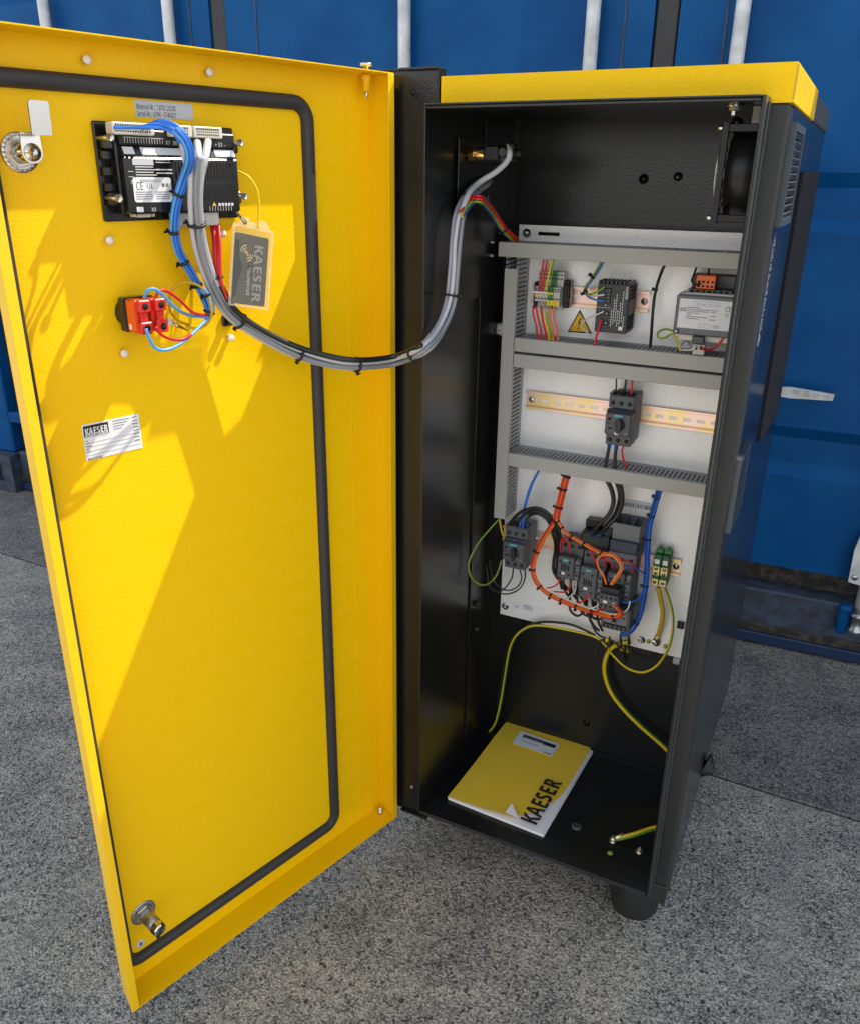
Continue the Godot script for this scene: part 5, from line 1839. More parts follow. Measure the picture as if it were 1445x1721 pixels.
	# ---- top row
	wire("first red wire from the left above the terminal block", [0.1026, 1.0561, -0.2560, 0.0978, 1.0303, -0.2620, 0.0931, 1.0017, -0.2680], 0.0017, M.w_red, "wires above the terminal block")
	wire("second red wire from the left above the terminal block", [0.1091, 1.0565, -0.2560, 0.1033, 1.0296, -0.2620, 0.0986, 1.0021, -0.2680], 0.0017, M.w_red, "wires above the terminal block")
	wire("yellow wire above the terminal block crossing to the green terminals", [0.1167, 1.0569, -0.2560, 0.1112, 1.0329, -0.2640, 0.1052, 1.0036, -0.2680], 0.0017, M.w_yellow, "wires above the terminal block")
	wire("green wire above the terminal block, rightmost", [0.1210, 1.0571, -0.2560, 0.1174, 1.0434, -0.2630, 0.1125, 1.0280, -0.2740], 0.0017, M.w_green, "wires above the terminal block")
	wire("leftmost red wire below the terminal block", [0.0835, 0.9750, -0.2680, 0.0864, 0.9586, -0.2660, 0.0926, 0.9376, -0.2680, 0.0986, 0.9183, -0.2580], 0.0017, M.w_red, "wires below the terminal block")
	wire("second red wire from the left below the terminal block", [0.0891, 0.9754, -0.2680, 0.0944, 0.9572, -0.2660, 0.1007, 0.9362, -0.2680, 0.1077, 0.9181, -0.2580], 0.0017, M.w_red, "wires below the terminal block")
	wire("third red wire below the terminal block, next to the yellow one", [0.0992, 0.9762, -0.2680, 0.1021, 0.9599, -0.2660, 0.1086, 0.9369, -0.2680, 0.1167, 0.9189, -0.2580], 0.0020, M.w_red, "wires below the terminal block")
	wire("yellow wire below the terminal block between red and green", [0.1052, 0.9704, -0.2680, 0.1077, 0.9495, -0.2680, 0.1138, 0.9328, -0.2700, 0.1212, 0.9183, -0.2580], 0.0017, M.w_yellow, "wires below the terminal block")
	wire("green wire below the terminal block", [0.1111, 0.9666, -0.2680, 0.1133, 0.9500, -0.2680, 0.1183, 0.9332, -0.2700, 0.1257, 0.9187, -0.2580], 0.0020, M.w_green, "wires below the terminal block")
	wire("left orange wire below the terminal block", [0.1160, 0.9754, -0.2680, 0.1181, 0.9559, -0.2660, 0.1234, 0.9339, -0.2680, 0.1291, 0.9179, -0.2580], 0.0017, M.w_orange, "wires below the terminal block")
	wire("right orange wire below the terminal block", [0.1227, 0.9759, -0.2680, 0.1258, 0.9566, -0.2660, 0.1323, 0.9347, -0.2680, 0.1379, 0.9188, -0.2580], 0.0017, M.w_orange, "wires below the terminal block")
	c = harness("supply_leads", "green, blue and white leads looping into the left of the power supply", "wire harness", [0.2031, 1.0579, -0.2630, 0.1928, 1.0443, -0.2780, 0.1818, 1.0278, -0.2880, 0.1705, 1.0099, -0.2880, 0.1785, 1.0013, -0.2780, 0.1982, 1.0067, -0.2600, 0.2134, 1.0174, -0.2620], 0.0016, [[0, 0]], [M.w_green], [0.33, 0.60], 0.0040)
	for q in [[[0.2073, 1.0581, -0.2630, 0.1971, 1.0436, -0.2780, 0.1845, 1.0268, -0.2900, 0.1723, 1.0067, -0.2900, 0.1782, 0.9980, -0.2800, 0.1985, 0.9943, -0.2630, 0.2140, 0.9933, -0.2640], M.w_blue], [[0.2038, 1.0575, -0.2680, 0.1934, 1.0419, -0.2840, 0.1815, 1.0242, -0.2940, 0.1677, 1.0031, -0.2920, 0.1836, 0.9989, -0.2760, 0.2002, 1.0016, -0.2620, 0.2133, 1.0044, -0.2630], M.w_white]]:
		var a := pts(q[0])
		for i in a.size():
			a[i] -= c.position
		st = new_st(false)
		tube(st, curve(a), 0.0016, 8)
		obj("wire", st, q[1], c)
	wire("white wire curling over the danger sign from the power supply", [0.2151, 0.9765, -0.2620, 0.2016, 0.9686, -0.2600, 0.1830, 0.9589, -0.2680, 0.1729, 0.9476, -0.2760, 0.1784, 0.9377, -0.2820, 0.2046, 0.9252, -0.2630], 0.0015, M.w_white)
	wire("red wire leaving the bottom of the power supply", [0.2122, 0.9621, -0.2620, 0.2099, 0.9468, -0.2600, 0.2069, 0.9332, -0.2600, 0.2046, 0.9177, -0.2580], 0.0020, M.w_red)
	harness("black_lead", "single black lead with a tie between power supply and transformer", "cable", [0.3092, 1.0578, -0.2630, 0.3008, 1.0423, -0.2830, 0.2948, 1.0234, -0.2930, 0.2913, 1.0009, -0.2980, 0.2926, 0.9715, -0.2930, 0.2971, 0.9437, -0.2780, 0.3019, 0.9230, -0.2580], 0.0026, [[0, 0]], [M.w_black], [0.42], 0.0028)
	wire("left black wire into the orange transformer terminals", [0.3615, 1.0583, -0.2580, 0.3574, 1.0469, -0.2680, 0.3551, 1.0355, -0.2680, 0.3648, 1.0324, -0.2480, 0.3736, 1.0349, -0.2380], 0.0018, M.w_black, "wires at the transformer")
	wire("right black wire behind the orange transformer terminals", [0.3813, 1.0566, -0.2580, 0.3803, 1.0506, -0.2630, 0.3786, 1.0430, -0.2630], 0.0018, M.w_black, "wires at the transformer")
	var eg := pts([0.3453, 0.9520, -0.2580, 0.3358, 0.9538, -0.2600, 0.3222, 0.9544, -0.2680, 0.3099, 0.9476, -0.2730, 0.3104, 0.9381, -0.2760, 0.3227, 0.9395, -0.2740, 0.3340, 0.9475, -0.2680, 0.3430, 0.9381, -0.2630, 0.3532, 0.9223, -0.2560])
	st = new_st(false)
	gnye_tube(st, curve(eg), 0.0019)
	tag(obj("earth_wire", st, M.gnye), "small green and yellow loop at the transformer's lower left corner", "wire", "wires at the transformer")
	wire("white wire from the small plug below the transformer", [0.3523, 0.9235, -0.2600, 0.3623, 0.9259, -0.2520, 0.3713, 0.9281, -0.2440, 0.3798, 0.9345, -0.2400], 0.0017, M.w_white, "wires at the transformer")
	wire("grey wire curl left of the small plug below the transformer", [0.3485, 0.9265, -0.2880, 0.3527, 0.9340, -0.2820, 0.3602, 0.9353, -0.2780, 0.3669, 0.9276, -0.2680], 0.0015, M.w_grey, "wires at the transformer")
	wire("red wire from the small plug below the transformer, running right", [0.3854, 0.9351, -0.2400, 0.3955, 0.9301, -0.2460, 0.4068, 0.9325, -0.2560, 0.4157, 0.9454, -0.2600, 0.4184, 0.9556, -0.2580], 0.0019, M.w_red, "wires at the transformer")
	# ---- middle row
	wire("left black wire into the top of the lone breaker", [0.2491, 0.8635, -0.2580, 0.2498, 0.8504, -0.2600, 0.2493, 0.8368, -0.2630], 0.0014, M.w_black, "wires above the lone breaker")
	wire("middle black wire into the top of the lone breaker", [0.2670, 0.8634, -0.2580, 0.2658, 0.8502, -0.2600, 0.2633, 0.8353, -0.2630], 0.0018, M.w_black, "wires above the lone breaker")
	wire("red wire into the top of the lone breaker", [0.2776, 0.8625, -0.2580, 0.2774, 0.8494, -0.2600, 0.2770, 0.8359, -0.2630], 0.0018, M.w_red, "wires above the lone breaker")
	wire("left thick black wire below the lone breaker", [0.2472, 0.7461, -0.2630, 0.2468, 0.7293, -0.2620, 0.2449, 0.7116, -0.2630, 0.2433, 0.6955, -0.2620], 0.0031, M.w_black, "wires below the lone breaker")
	wire("right thick black wire below the lone breaker", [0.2603, 0.7458, -0.2630, 0.2599, 0.7302, -0.2620, 0.2601, 0.7140, -0.2630, 0.2620, 0.6974, -0.2620], 0.0031, M.w_black, "wires below the lone breaker")
	wire("thin red wire below the lone breaker", [0.2745, 0.7457, -0.2630, 0.2716, 0.7343, -0.2620, 0.2737, 0.7208, -0.2630, 0.2798, 0.7020, -0.2680], 0.0018, M.w_red, "wires below the lone breaker")
	for k in 2:
		st = new_st(false)
		cyl(st, Vector3(0, 0, 0), Vector3(0.0, -0.010, 0.0005), 0.0037, 12)
		tag(obj("blue_ferrule", st, M.w_dark_blue, null, at3(0.2472 + 0.0130 * k, 0.7440, -0.2630)), ["blue sleeve on the left thick wire under the lone breaker", "blue sleeve on the right thick wire under the lone breaker"][k], "ferrule")
	# ---- lowest row
	var stubs := [[0.1800, "left"], [0.1945, "middle"], [0.2085, "right"]]
	for k in 3:
		var x: float = stubs[k][0]
		wire("%s short black stub under the smallest contactor" % stubs[k][1], [x, 0.4560, -0.2700, x + 0.001, 0.4400, -0.2680, x + 0.004, 0.4200, -0.2740, x + 0.012, 0.4040, -0.2820], 0.0026, M.w_black, "short black stubs under the contactors")
		x += 0.0490
		wire("%s short black stub under the middle contactor" % stubs[k][1], [x, 0.4300, -0.2640, x + 0.001, 0.4140, -0.2620, x + 0.006, 0.3950, -0.2680, x + 0.014, 0.3820, -0.2780], 0.0026, M.w_black, "short black stubs under the contactors")
	wire("left one of two blue wires into the left breaker", [0.1180, 0.6711, -0.2580, 0.1057, 0.6456, -0.2630, 0.0954, 0.6157, -0.2660, 0.0899, 0.5805, -0.2630, 0.0839, 0.5334, -0.2560], 0.0017, M.w_blue, "blue wires into the left breaker")
	wire("right one of two blue wires into the left breaker", [0.1192, 0.6713, -0.2580, 0.1070, 0.6434, -0.2630, 0.0980, 0.6136, -0.2660, 0.0925, 0.5785, -0.2630, 0.0926, 0.5352, -0.2560], 0.0017, M.w_blue, "blue wires into the left breaker")
	wire("outermost black cable arching from the left breaker", [0.0656, 0.5399, -0.2630, 0.0731, 0.5631, -0.2600, 0.0936, 0.5837, -0.2560, 0.1219, 0.5949, -0.2540, 0.1474, 0.5841, -0.2560, 0.1643, 0.5552, -0.2620, 0.1686, 0.5136, -0.2730, 0.1643, 0.4538, -0.2880, 0.1734, 0.4157, -0.2880], 0.0033, M.w_black, "black cables arching from the left breaker")
	wire("middle black cable arching from the left breaker", [0.0768, 0.5402, -0.2630, 0.0835, 0.5588, -0.2600, 0.0974, 0.5767, -0.2600, 0.1210, 0.5870, -0.2580, 0.1446, 0.5759, -0.2600, 0.1588, 0.5462, -0.2660, 0.1626, 0.5107, -0.2770, 0.1594, 0.4527, -0.2880, 0.1783, 0.4169, -0.2880], 0.0033, M.w_black, "black cables arching from the left breaker")
	wire("innermost black cable arching from the left breaker", [0.0906, 0.5415, -0.2630, 0.0961, 0.5562, -0.2600, 0.1025, 0.5712, -0.2640, 0.1199, 0.5804, -0.2620, 0.1413, 0.5688, -0.2640, 0.1519, 0.5382, -0.2700, 0.1553, 0.5075, -0.2810, 0.1532, 0.4513, -0.2880, 0.1845, 0.4184, -0.2880], 0.0033, M.w_black, "black cables arching from the left breaker")
	for k in 2:
		st = new_st(false)
		cyl(st, Vector3.ZERO, Vector3(0.003, 0.010, 0.0), 0.0040, 12)
		tag(obj("blue_ferrule", st, M.w_dark_blue, null, at3(0.0650 + 0.0300 * k, 0.5420, -0.2660)), ["blue sleeve on top of the left breaker, left of the blue wires", "blue sleeve on top of the left breaker, right of the blue wires"][k], "ferrule")
	c = thing("orange_harness", "tied harness of orange and red wires branching around the contactors", "wire harness", at3(0.1740, 0.6690, -0.2580))
	bundle(c, [0.1737, 0.6686, -0.2580, 0.1708, 0.6544, -0.2560, 0.1668, 0.6230, -0.2540, 0.1631, 0.5943, -0.2500, 0.1622, 0.5825, -0.2480], 0.0016, [[-3.6, 0.6], [-1.2, 1.4], [1.2, 1.0], [3.6, 0.5], [-2.4, -1.2], [0, -1.2], [2.4, -1.2]], [M.w_orange, M.w_red, M.w_orange_pale, M.w_orange, M.w_red, M.w_orange, M.w_red], [0.06, 0.38, 0.66], 0.0072)
	bundle(c, [0.1622, 0.5825, -0.2480, 0.1511, 0.5609, -0.2500, 0.1366, 0.5305, -0.2520, 0.1241, 0.4930, -0.2520, 0.1208, 0.4661, -0.2520, 0.1259, 0.4447, -0.2520, 0.1383, 0.4290, -0.2520, 0.1585, 0.4175, -0.2500, 0.1901, 0.4112, -0.2460, 0.2292, 0.4091, -0.2380, 0.2675, 0.4122, -0.2280, 0.2948, 0.4168, -0.2200, 0.3113, 0.4279, -0.2140, 0.3100, 0.4397, -0.2100, 0.2976, 0.4511, -0.2060], 0.0016, [[-2.0, 0.9], [0.5, 1.5], [2.0, -0.7], [-0.7, -1.3]], [M.w_orange, M.w_orange_pale, M.w_red, M.w_orange], [0.03, 0.20, 0.30, 0.43, 0.52, 0.57, 0.63, 0.69, 0.80], 0.0046, 1.0)
	bundle(c, [0.1622, 0.5825, -0.2480, 0.1708, 0.5726, -0.2460, 0.1855, 0.5605, -0.2400, 0.2097, 0.5539, -0.2320, 0.2383, 0.5488, -0.2230, 0.2641, 0.5463, -0.2130, 0.2854, 0.5482, -0.2080, 0.3000, 0.5403, -0.2060, 0.3049, 0.5290, -0.2040, 0.2993, 0.5128, -0.2020, 0.2896, 0.4924, -0.2040], 0.0016, [[-1.5, 1.0], [1.0, 1.1], [0.0, -1.3]], [M.w_orange, M.w_red, M.w_orange_pale], [0.07, 0.15, 0.27, 0.37, 0.50], 0.0042, 0.8)
	wire("orange wire looping down to the add-on contact block", [0.2810, 0.5485, -0.2080, 0.2662, 0.5448, -0.2060, 0.2599, 0.5345, -0.2040, 0.2651, 0.5207, -0.2020, 0.2756, 0.5077, -0.2010, 0.2808, 0.4903, -0.2040], 0.0018, M.w_orange)
	var reds := [[0.1855, 0.5605, -0.2400, 0.1776, 0.5427, -0.2430, 0.1758, 0.5294, -0.2440, 0.1768, 0.5140, -0.2480], [0.1813, 0.5372, -0.2400, 0.1870, 0.5492, -0.2380, 0.1940, 0.5424, -0.2400, 0.1946, 0.5167, -0.2480], [0.2187, 0.5516, -0.2300, 0.2348, 0.5460, -0.2280, 0.2453, 0.5311, -0.2280, 0.2487, 0.5119, -0.2340], [0.2508, 0.5466, -0.2200, 0.2635, 0.5380, -0.2180, 0.2701, 0.5273, -0.2180, 0.2700, 0.5106, -0.2280], [0.2583, 0.5454, -0.2180, 0.2731, 0.5373, -0.2160, 0.2837, 0.5267, -0.2180, 0.2866, 0.5099, -0.2300], [0.2944, 0.5466, -0.2080, 0.3080, 0.5394, -0.2180, 0.3196, 0.5306, -0.2280, 0.3205, 0.5093, -0.2380], [0.1785, 0.4589, -0.2480, 0.1758, 0.4470, -0.2440, 0.1636, 0.4365, -0.2460, 0.1533, 0.4318, -0.2480], [0.1992, 0.4586, -0.2480, 0.2013, 0.4479, -0.2440, 0.1915, 0.4337, -0.2440, 0.1685, 0.4275, -0.2480], [0.2438, 0.4473, -0.2340, 0.2383, 0.4365, -0.2320, 0.2291, 0.4255, -0.2340, 0.2159, 0.4167, -0.2400], [0.2900, 0.4533, -0.2080, 0.2769, 0.4353, -0.2120, 0.2648, 0.4216, -0.2180, 0.2488, 0.4099, -0.2280]]
	var red_labels := ["red wire into the upper left screw of the smallest contactor", "red wire into the upper middle of the smallest contactor", "red wire into the top of the middle contactor", "short red wire into the upper right of the middle contactor", "left red wire into the top of the rightmost contactor", "rightmost red wire above the contactors", "red wire under the left of the smallest contactor", "red wire under the right of the smallest contactor", "red wire under the middle contactor", "red wire under the add-on contact block"]
	for k in 10:
		wire(red_labels[k], reds[k], 0.0016, M.w_red, "red control wires at the contactors")
	wire("long white wire along the lower orange harness", [0.1617, 0.4281, -0.2460, 0.1931, 0.4205, -0.2420, 0.2323, 0.4189, -0.2330, 0.2701, 0.4213, -0.2240, 0.2969, 0.4248, -0.2180, 0.3144, 0.4319, -0.2180, 0.3225, 0.4422, -0.2220, 0.3231, 0.4546, -0.2280], 0.0016, M.w_white, "white control wires at the contactors")
	wire("white wire under the middle contactor's right side", [0.2665, 0.4548, -0.2300, 0.2672, 0.4405, -0.2280, 0.2592, 0.4256, -0.2280, 0.2423, 0.4167, -0.2320], 0.0016, M.w_white, "white control wires at the contactors")
	wire("short white wire under the smallest contactor", [0.2094, 0.4579, -0.2580, 0.2098, 0.4375, -0.2540, 0.2024, 0.4244, -0.2500, 0.1938, 0.4179, -0.2480], 0.0014, M.w_white, "white control wires at the contactors")
	wire("left thick black cable bending into the black feeder block", [0.2498, 0.6707, -0.2630, 0.2599, 0.6503, -0.2660, 0.2639, 0.6266, -0.2680, 0.2577, 0.6020, -0.2660, 0.2422, 0.5806, -0.2630, 0.2295, 0.5571, -0.2660], 0.0043, M.w_black, "thick black cables above the contactors")
	wire("right thick black cable bending into the black feeder block", [0.2733, 0.6701, -0.2630, 0.2793, 0.6467, -0.2660, 0.2790, 0.6223, -0.2680, 0.2716, 0.5999, -0.2660, 0.2582, 0.5814, -0.2630, 0.2446, 0.5577, -0.2660], 0.0043, M.w_black, "thick black cables above the contactors")
	wire("hindmost thick black cable above the contactors", [0.2644, 0.6637, -0.2780, 0.2718, 0.6406, -0.2800, 0.2701, 0.6180, -0.2820, 0.2632, 0.5949, -0.2820, 0.2483, 0.5688, -0.2780], 0.0036, M.w_black, "thick black cables above the contactors")
	var drops := [[0.1917, 0.4314, -0.2780, 0.1954, 0.4038, -0.2730, 0.1999, 0.3830, -0.2680, 0.2160, 0.3759, -0.2660, 0.2289, 0.3904, -0.2680, 0.2304, 0.4125, -0.2730], [0.2012, 0.4314, -0.2830, 0.2101, 0.4024, -0.2780, 0.2232, 0.3811, -0.2730, 0.2385, 0.3788, -0.2720, 0.2479, 0.3929, -0.2730, 0.2460, 0.4114, -0.2780], [0.2193, 0.4027, -0.2880, 0.2299, 0.3802, -0.2840, 0.2445, 0.3539, -0.2840, 0.2567, 0.3414, -0.2880], [0.2390, 0.4022, -0.2880, 0.2495, 0.3798, -0.2840, 0.2562, 0.3598, -0.2840, 0.2639, 0.3434, -0.2880], [0.2660, 0.3863, -0.2580, 0.2531, 0.3804, -0.2630, 0.2417, 0.3830, -0.2680, 0.2353, 0.3953, -0.2780]]
	var drop_labels := ["left black loop under the smallest contactor", "black loop under the middle contactor", "long black wire slanting to the overload relay", "black wire slanting beside the overload relay's left edge", "short black wire left of the overload relay"]
	for k in 5:
		wire(drop_labels[k], drops[k], 0.0026, M.w_black, "black power wires under the contactors")
	harness("blue_wire_column", "column of blue wires hugging the right side of the contactors", "wire harness", [0.3468, 0.6732, -0.2580, 0.3419, 0.6505, -0.2680, 0.3375, 0.6222, -0.2730, 0.3327, 0.5903, -0.2760, 0.3338, 0.5602, -0.2760, 0.3372, 0.5253, -0.2730, 0.3398, 0.4956, -0.2710, 0.3407, 0.4528, -0.2680, 0.3385, 0.4145, -0.2660, 0.3306, 0.3846, -0.2640, 0.3194, 0.3677, -0.2600, 0.3067, 0.3636, -0.2560], 0.0017, HEX6, [M.w_blue, M.w_dark_blue, M.w_sky, M.w_blue, M.w_dark_blue], [0.08, 0.22, 0.36, 0.60, 0.80], 0.0054, 1.0)
	wire("blue wire branching to the top of the rightmost contactor", [0.3038, 0.5168, -0.2260, 0.3105, 0.5224, -0.2280, 0.3205, 0.5204, -0.2380, 0.3315, 0.5078, -0.2530, 0.3397, 0.4931, -0.2680], 0.0018, M.w_blue, "blue branches at the rightmost contactor")
	wire("blue wire branching to the foot of the rightmost contactor", [0.3101, 0.4488, -0.2280, 0.3223, 0.4477, -0.2340, 0.3341, 0.4529, -0.2480, 0.3397, 0.4663, -0.2660], 0.0018, M.w_blue, "blue branches at the rightmost contactor")
	wire("left thin black wire under the left breaker", [0.0754, 0.4509, -0.2630, 0.0742, 0.4308, -0.2620, 0.0634, 0.4073, -0.2660, 0.0476, 0.3886, -0.2680, 0.0287, 0.3896, -0.2680], 0.0015, M.w_black, "thin black wires under the left breaker")
	wire("middle thin black wire under the left breaker", [0.0882, 0.4525, -0.2630, 0.0949, 0.4329, -0.2620, 0.0843, 0.4082, -0.2660, 0.0632, 0.3952, -0.2680, 0.0416, 0.4011, -0.2680, 0.0274, 0.4199, -0.2680, 0.0205, 0.4566, -0.2680], 0.0015, M.w_black, "thin black wires under the left breaker")
	wire("right thin black wire under the left breaker", [0.1010, 0.4541, -0.2630, 0.1014, 0.4318, -0.2620, 0.0897, 0.4054, -0.2660, 0.0662, 0.3877, -0.2680, 0.0450, 0.3852, -0.2680, 0.0231, 0.3952, -0.2680, 0.0145, 0.4416, -0.2680], 0.0015, M.w_black, "thin black wires under the left breaker")
	wire("yellow green wire hanging out in a wide loop left of the plate", [0.0425, 0.5552, -0.2580, 0.0298, 0.5369, -0.2380, 0.0154, 0.5094, -0.2080, 0.0087, 0.4745, -0.1880, 0.0158, 0.4387, -0.1980, 0.0318, 0.4205, -0.2230, 0.0425, 0.4300, -0.2530, 0.0507, 0.4649, -0.2580], 0.0017, M.w_green)
	wire("short yellow wire from the upright duct into the left breaker", [0.0387, 0.5508, -0.2680, 0.0420, 0.5345, -0.2680, 0.0486, 0.5208, -0.2630, 0.0575, 0.5115, -0.2580], 0.0018, M.w_yellow)
	# ---- earth wires
	wire("thick dull yellow earth cable from the left earth terminal to the plate", [0.3610, 0.4639, -0.2880, 0.3691, 0.4357, -0.2920, 0.3747, 0.4092, -0.2960, 0.3737, 0.3768, -0.3020, 0.3682, 0.3425, -0.3080], 0.0045, M.w_yellow_dull, "", "earth_cable")
	var tails := [
		["long green and yellow earth wire winding from the right earth terminal to the left wall", [0.3717, 0.4690, -0.2880, 0.3847, 0.4442, -0.2880, 0.3951, 0.4109, -0.2900, 0.3980, 0.3702, -0.2940, 0.3921, 0.3261, -0.2980, 0.3748, 0.2838, -0.3030, 0.3480, 0.2600, -0.3060, 0.3161, 0.2617, -0.3060, 0.2878, 0.2840, -0.3020, 0.2677, 0.3108, -0.2940, 0.2473, 0.3229, -0.2920, 0.1983, 0.3214, -0.2960, 0.1398, 0.3159, -0.2980, 0.1072, 0.3057, -0.2980, 0.0816, 0.2812, -0.2980, 0.0663, 0.2463, -0.3000, 0.0579, 0.1998, -0.3060, 0.0502, 0.1351, -0.3120, 0.0435, 0.0759, -0.3140, 0.0341, 0.0238, -0.3140, 0.0200, -0.0037, -0.3080, 0.0020, -0.0086, -0.2911], 0.0027, 0.4],
		["thick green and yellow earth cable running down the back of the box to the right", [0.3190, 0.3297, -0.2960, 0.3002, 0.3192, -0.2980, 0.2810, 0.2979, -0.3040, 0.2707, 0.2649, -0.3120, 0.2713, 0.2269, -0.3180, 0.2869, 0.1851, -0.3220, 0.3179, 0.1490, -0.3240, 0.3591, 0.1176, -0.3240, 0.4049, 0.0882, -0.3240, 0.4565, 0.0505, -0.3220], 0.0050, 2.2],
		["thick green and yellow earth cable end bolted to the box floor", [0.3724, 0.0060, -0.1047, 0.3867, 0.0120, -0.1103, 0.4082, 0.0200, -0.1224, 0.4306, 0.0250, -0.1421, 0.4563, 0.0300, -0.1582], 0.0050, 1.0]]
	for t in tails:
		var a := pts(t[1])
		st = new_st(false)
		gnye_tube(st, curve(a, 8), t[2], 12, t[3])
		tag(obj("earth_cable", st, M.gnye), t[0], "cable", "green and yellow earth cables")
	var lug := thing("cable_lug", "tinned cable lug bolted to the floor of the box", "cable lug", at3(0.3680, 0.0070, -0.1030, Basis(Vector3.UP, 0.3)))
	st = new_st(false)
	lathe(st, Vector3.ZERO, Vector3(0, 1, 0), [[0, 0.0075], [0.0015, 0.0075]], 16)
	cyl(st, Vector3(0.005, 0.0012, -0.001), Vector3(0.020, 0.006, -0.006), 0.0052, 12)
	obj("lug", st, M.steel, lug)
	lug = thing("cable_lug", "tinned cable lug at the foot of the thick yellow cable on the plate", "cable lug", at3(0.3672, 0.3330, -0.3110))
	st = new_st(false)
	lathe(st, Vector3.ZERO, Vector3(0, 0, 1), [[0, 0.0080], [0.0015, 0.0080]], 16)
	cyl(st, Vector3(0.000, 0.006, 0.001), Vector3(0.002, 0.018, 0.004), 0.0050, 12)
	obj("lug", st, M.steel, lug)
	wire("black wire passing under the plate towards the right", [0.2351, 0.3631, -0.2880, 0.2546, 0.3315, -0.2900, 0.2876, 0.3251, -0.2880, 0.3084, 0.3064, -0.2900, 0.3155, 0.2853, -0.2940], 0.0022, M.w_black, "black wires hanging below the plate")
	wire("small loose black loop below the plate", [0.2817, 0.3398, -0.2780, 0.2823, 0.3220, -0.2730, 0.2720, 0.3011, -0.2730, 0.2594, 0.2890, -0.2780, 0.2543, 0.2977, -0.2800, 0.2606, 0.3180, -0.2820, 0.2735, 0.3316, -0.2840], 0.0020, M.w_black, "black wires hanging below the plate")
	wire("left straight black wire under the overload relay", [0.3053, 0.3596, -0.2630, 0.3073, 0.3386, -0.2680, 0.3112, 0.3096, -0.2780, 0.3170, 0.2863, -0.2880], 0.0022, M.w_black, "black wires hanging below the plate")
	wire("right straight black wire under the overload relay", [0.3216, 0.3614, -0.2630, 0.3229, 0.3362, -0.2680, 0.3219, 0.3100, -0.2780, 0.3183, 0.2853, -0.2880], 0.0022, M.w_black, "black wires hanging below the plate")
	wire("black cable following the long earth wire along the plate's lower edge", [0.2476, 0.3216, -0.3000, 0.1962, 0.3328, -0.3000, 0.1379, 0.3233, -0.3020, 0.1031, 0.3054, -0.3020, 0.0744, 0.2781, -0.3030, 0.0572, 0.2420, -0.3060, 0.0495, 0.1951, -0.3100, 0.0416, 0.1300, -0.3160, 0.0337, 0.0621, -0.3180], 0.0026, M.w_black, "black wires hanging below the plate")
	for k in 3:
		st = new_st(false)
		cyl(st, Vector3.ZERO, Vector3(0, 0.008, 0), 0.0032, 12)
		var where = [at3(0.3090, 0.3180, -0.2750), at3(0.3220, 0.3180, -0.2750), at3(0.2775, 0.3290, -0.2750)][k]
		tag(obj("yellow_marker", st, M.w_yellow, null, where), ["yellow wire marker on the left straight black wire", "yellow wire marker on the right straight black wire", "yellow wire marker on the small loose black loop"][k], "wire marker")

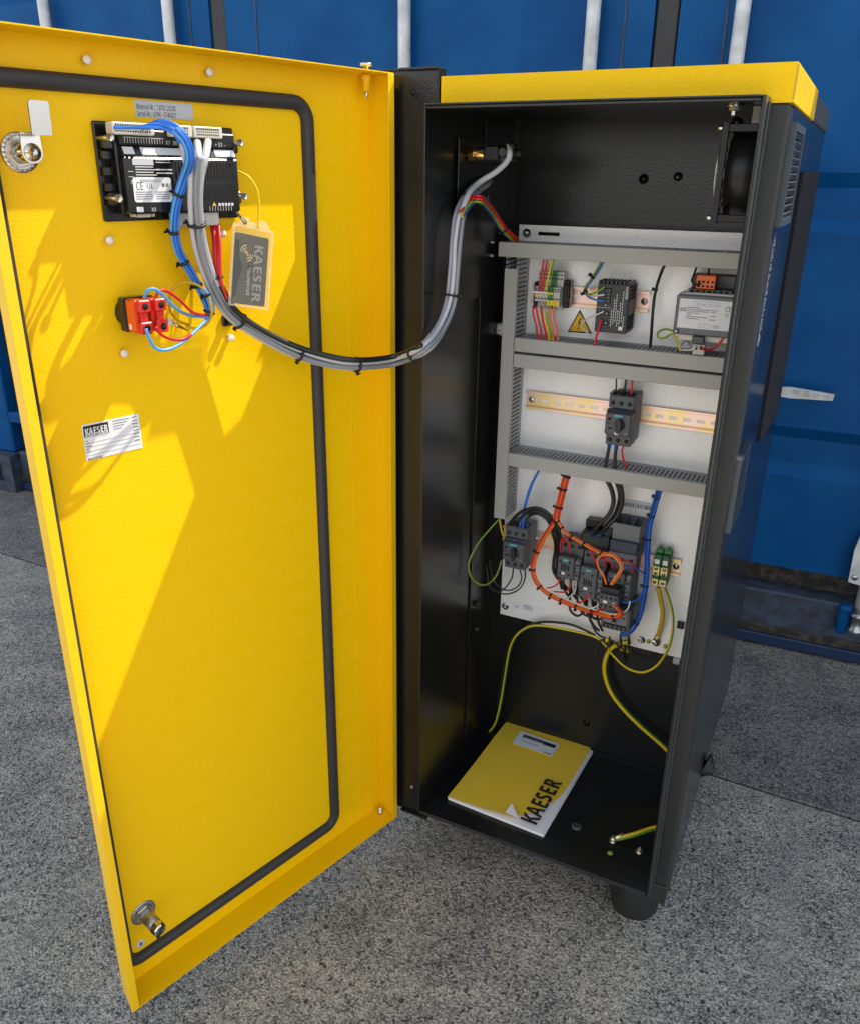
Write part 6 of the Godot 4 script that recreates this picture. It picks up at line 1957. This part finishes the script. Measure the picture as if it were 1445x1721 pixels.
func build_manual():
	var turn := Basis(Vector3.UP, -0.045)
	var c := thing("manual", "yellow and white paper manual lying on the floor of the box", "manual", Transform3D(turn, Vector3(0.1475, 0.0043, -0.1985)))
	var st := new_st()
	box(st, Vector3(0.001, 0.0008, 0), Vector3(0.2095, 0.0014, 0.2960), 0.0002)
	obj("back_cover", st, M.paper, c)
	for k in 3:
		st = new_st()
		box(st, Vector3(0.0015 - 0.001 * k, 0.0023 + 0.0016 * k, 0.001), Vector3(0.2085, 0.0014, 0.2945), 0.0003)
		obj("pages", st, M.paper, c)
	# cover sheet, its front right corner missing in a curve, slightly wavy
	st = new_st(false)
	var nx := 22
	var nz := 30
	var corner := func(u: float, v: float) -> Vector3:
		# u across 0..1, v from back 0 to front 1; the right edge draws in towards the front
		var cut := 0.0
		if v > 0.50:
			cut = pow((v - 0.50) / 0.50, 2.2) * 0.30
		var right := 0.098 - 0.209 * cut
		var x := lerpf(-0.1045, right, u)
		var front := 0.1475 - 0.006 * pow(u, 3.0)
		var z := lerpf(-0.1475, front, v)
		var wob := 0.0010 * sin(v * 7.0 + u * 2.0) + 0.0012 * sin(u * 5.0 - v * 3.0) * v
		var lift := 0.0062 * pow(maxf(0.0, v - 0.75) / 0.25, 2.0) * u
		return Vector3(x, 0.0082 + maxf(wob, -0.0012) + lift, z)
	for i in nx:
		for j in nz:
			var q := []
			for e in [[i, j], [i + 1, j], [i + 1, j + 1], [i, j + 1]]:
				q.append(corner.call(float(e[0]) / nx, float(e[1]) / nz))
			poly(st, q, (q[0] + q[2]) * 0.5 - Vector3(0, 1, 0))
			var q2 := []
			for e in q:
				q2.append(e - Vector3(0, 0.00025, 0))
			poly(st, q2, (q[0] + q[2]) * 0.5 + Vector3(0, 1, 0))
	M.cover = mat(0.92, 0.62, 0.05, 0.25)
	var cv := obj("front_cover", st, M.cover, c)
	st = new_st()
	prism(st, [Vector2(0.020, 0.0), Vector2(0.048, 0.0), Vector2(0.022, 0.028)], 0.0, 0.0003, Transform3D(Basis(Vector3(1, 0, 0), -PI / 2 + 0.1), Vector3(0.000, 0.0165, 0.1400)))
	obj("turned_corner", st, M.paper, c)
	# label and title
	var flat := Basis(Vector3(1, 0, 0), -PI / 2)
	var lb := Node3D.new()
	st = new_st()
	bx(st, -0.064, 0.031, -0.024, 0.024, 0.0, 0.0004)
	var lo := obj("cover_label", st, M.paper, c, Transform3D(flat, Vector3(0.004, 0.0112, -0.098)))
	st = new_st()
	bx(st, -0.052, 0.026, 0.004, 0.016, 0.0005, 0.0007)
	obj("title_bar", st, M.ink, lo)
	words(lo, "Operating Manual", 0.0070, M.print_white, at3(-0.0490, 0.0065, 0.0007), true, 0.046, HORIZONTAL_ALIGNMENT_LEFT)
	words(lo, "Screw Compressor", 0.0060, M.ink_grey, at3(-0.0490, -0.0060, 0.0004), false, 0.040, HORIZONTAL_ALIGNMENT_LEFT)
	words(lo, "KAESER", 0.0050, M.ink, at3(0.0180, -0.0200, 0.0004), true, 0.016)
	var along := Basis(Vector3(0, 0, -1), Vector3(-1, 0, 0), Vector3(0, 1, 0))
	words(c, "KAESER", 0.0350, M.ink, Transform3D(along, Vector3(0.0690, 0.0128, 0.0690)), true, 0.140)
	lb.free()
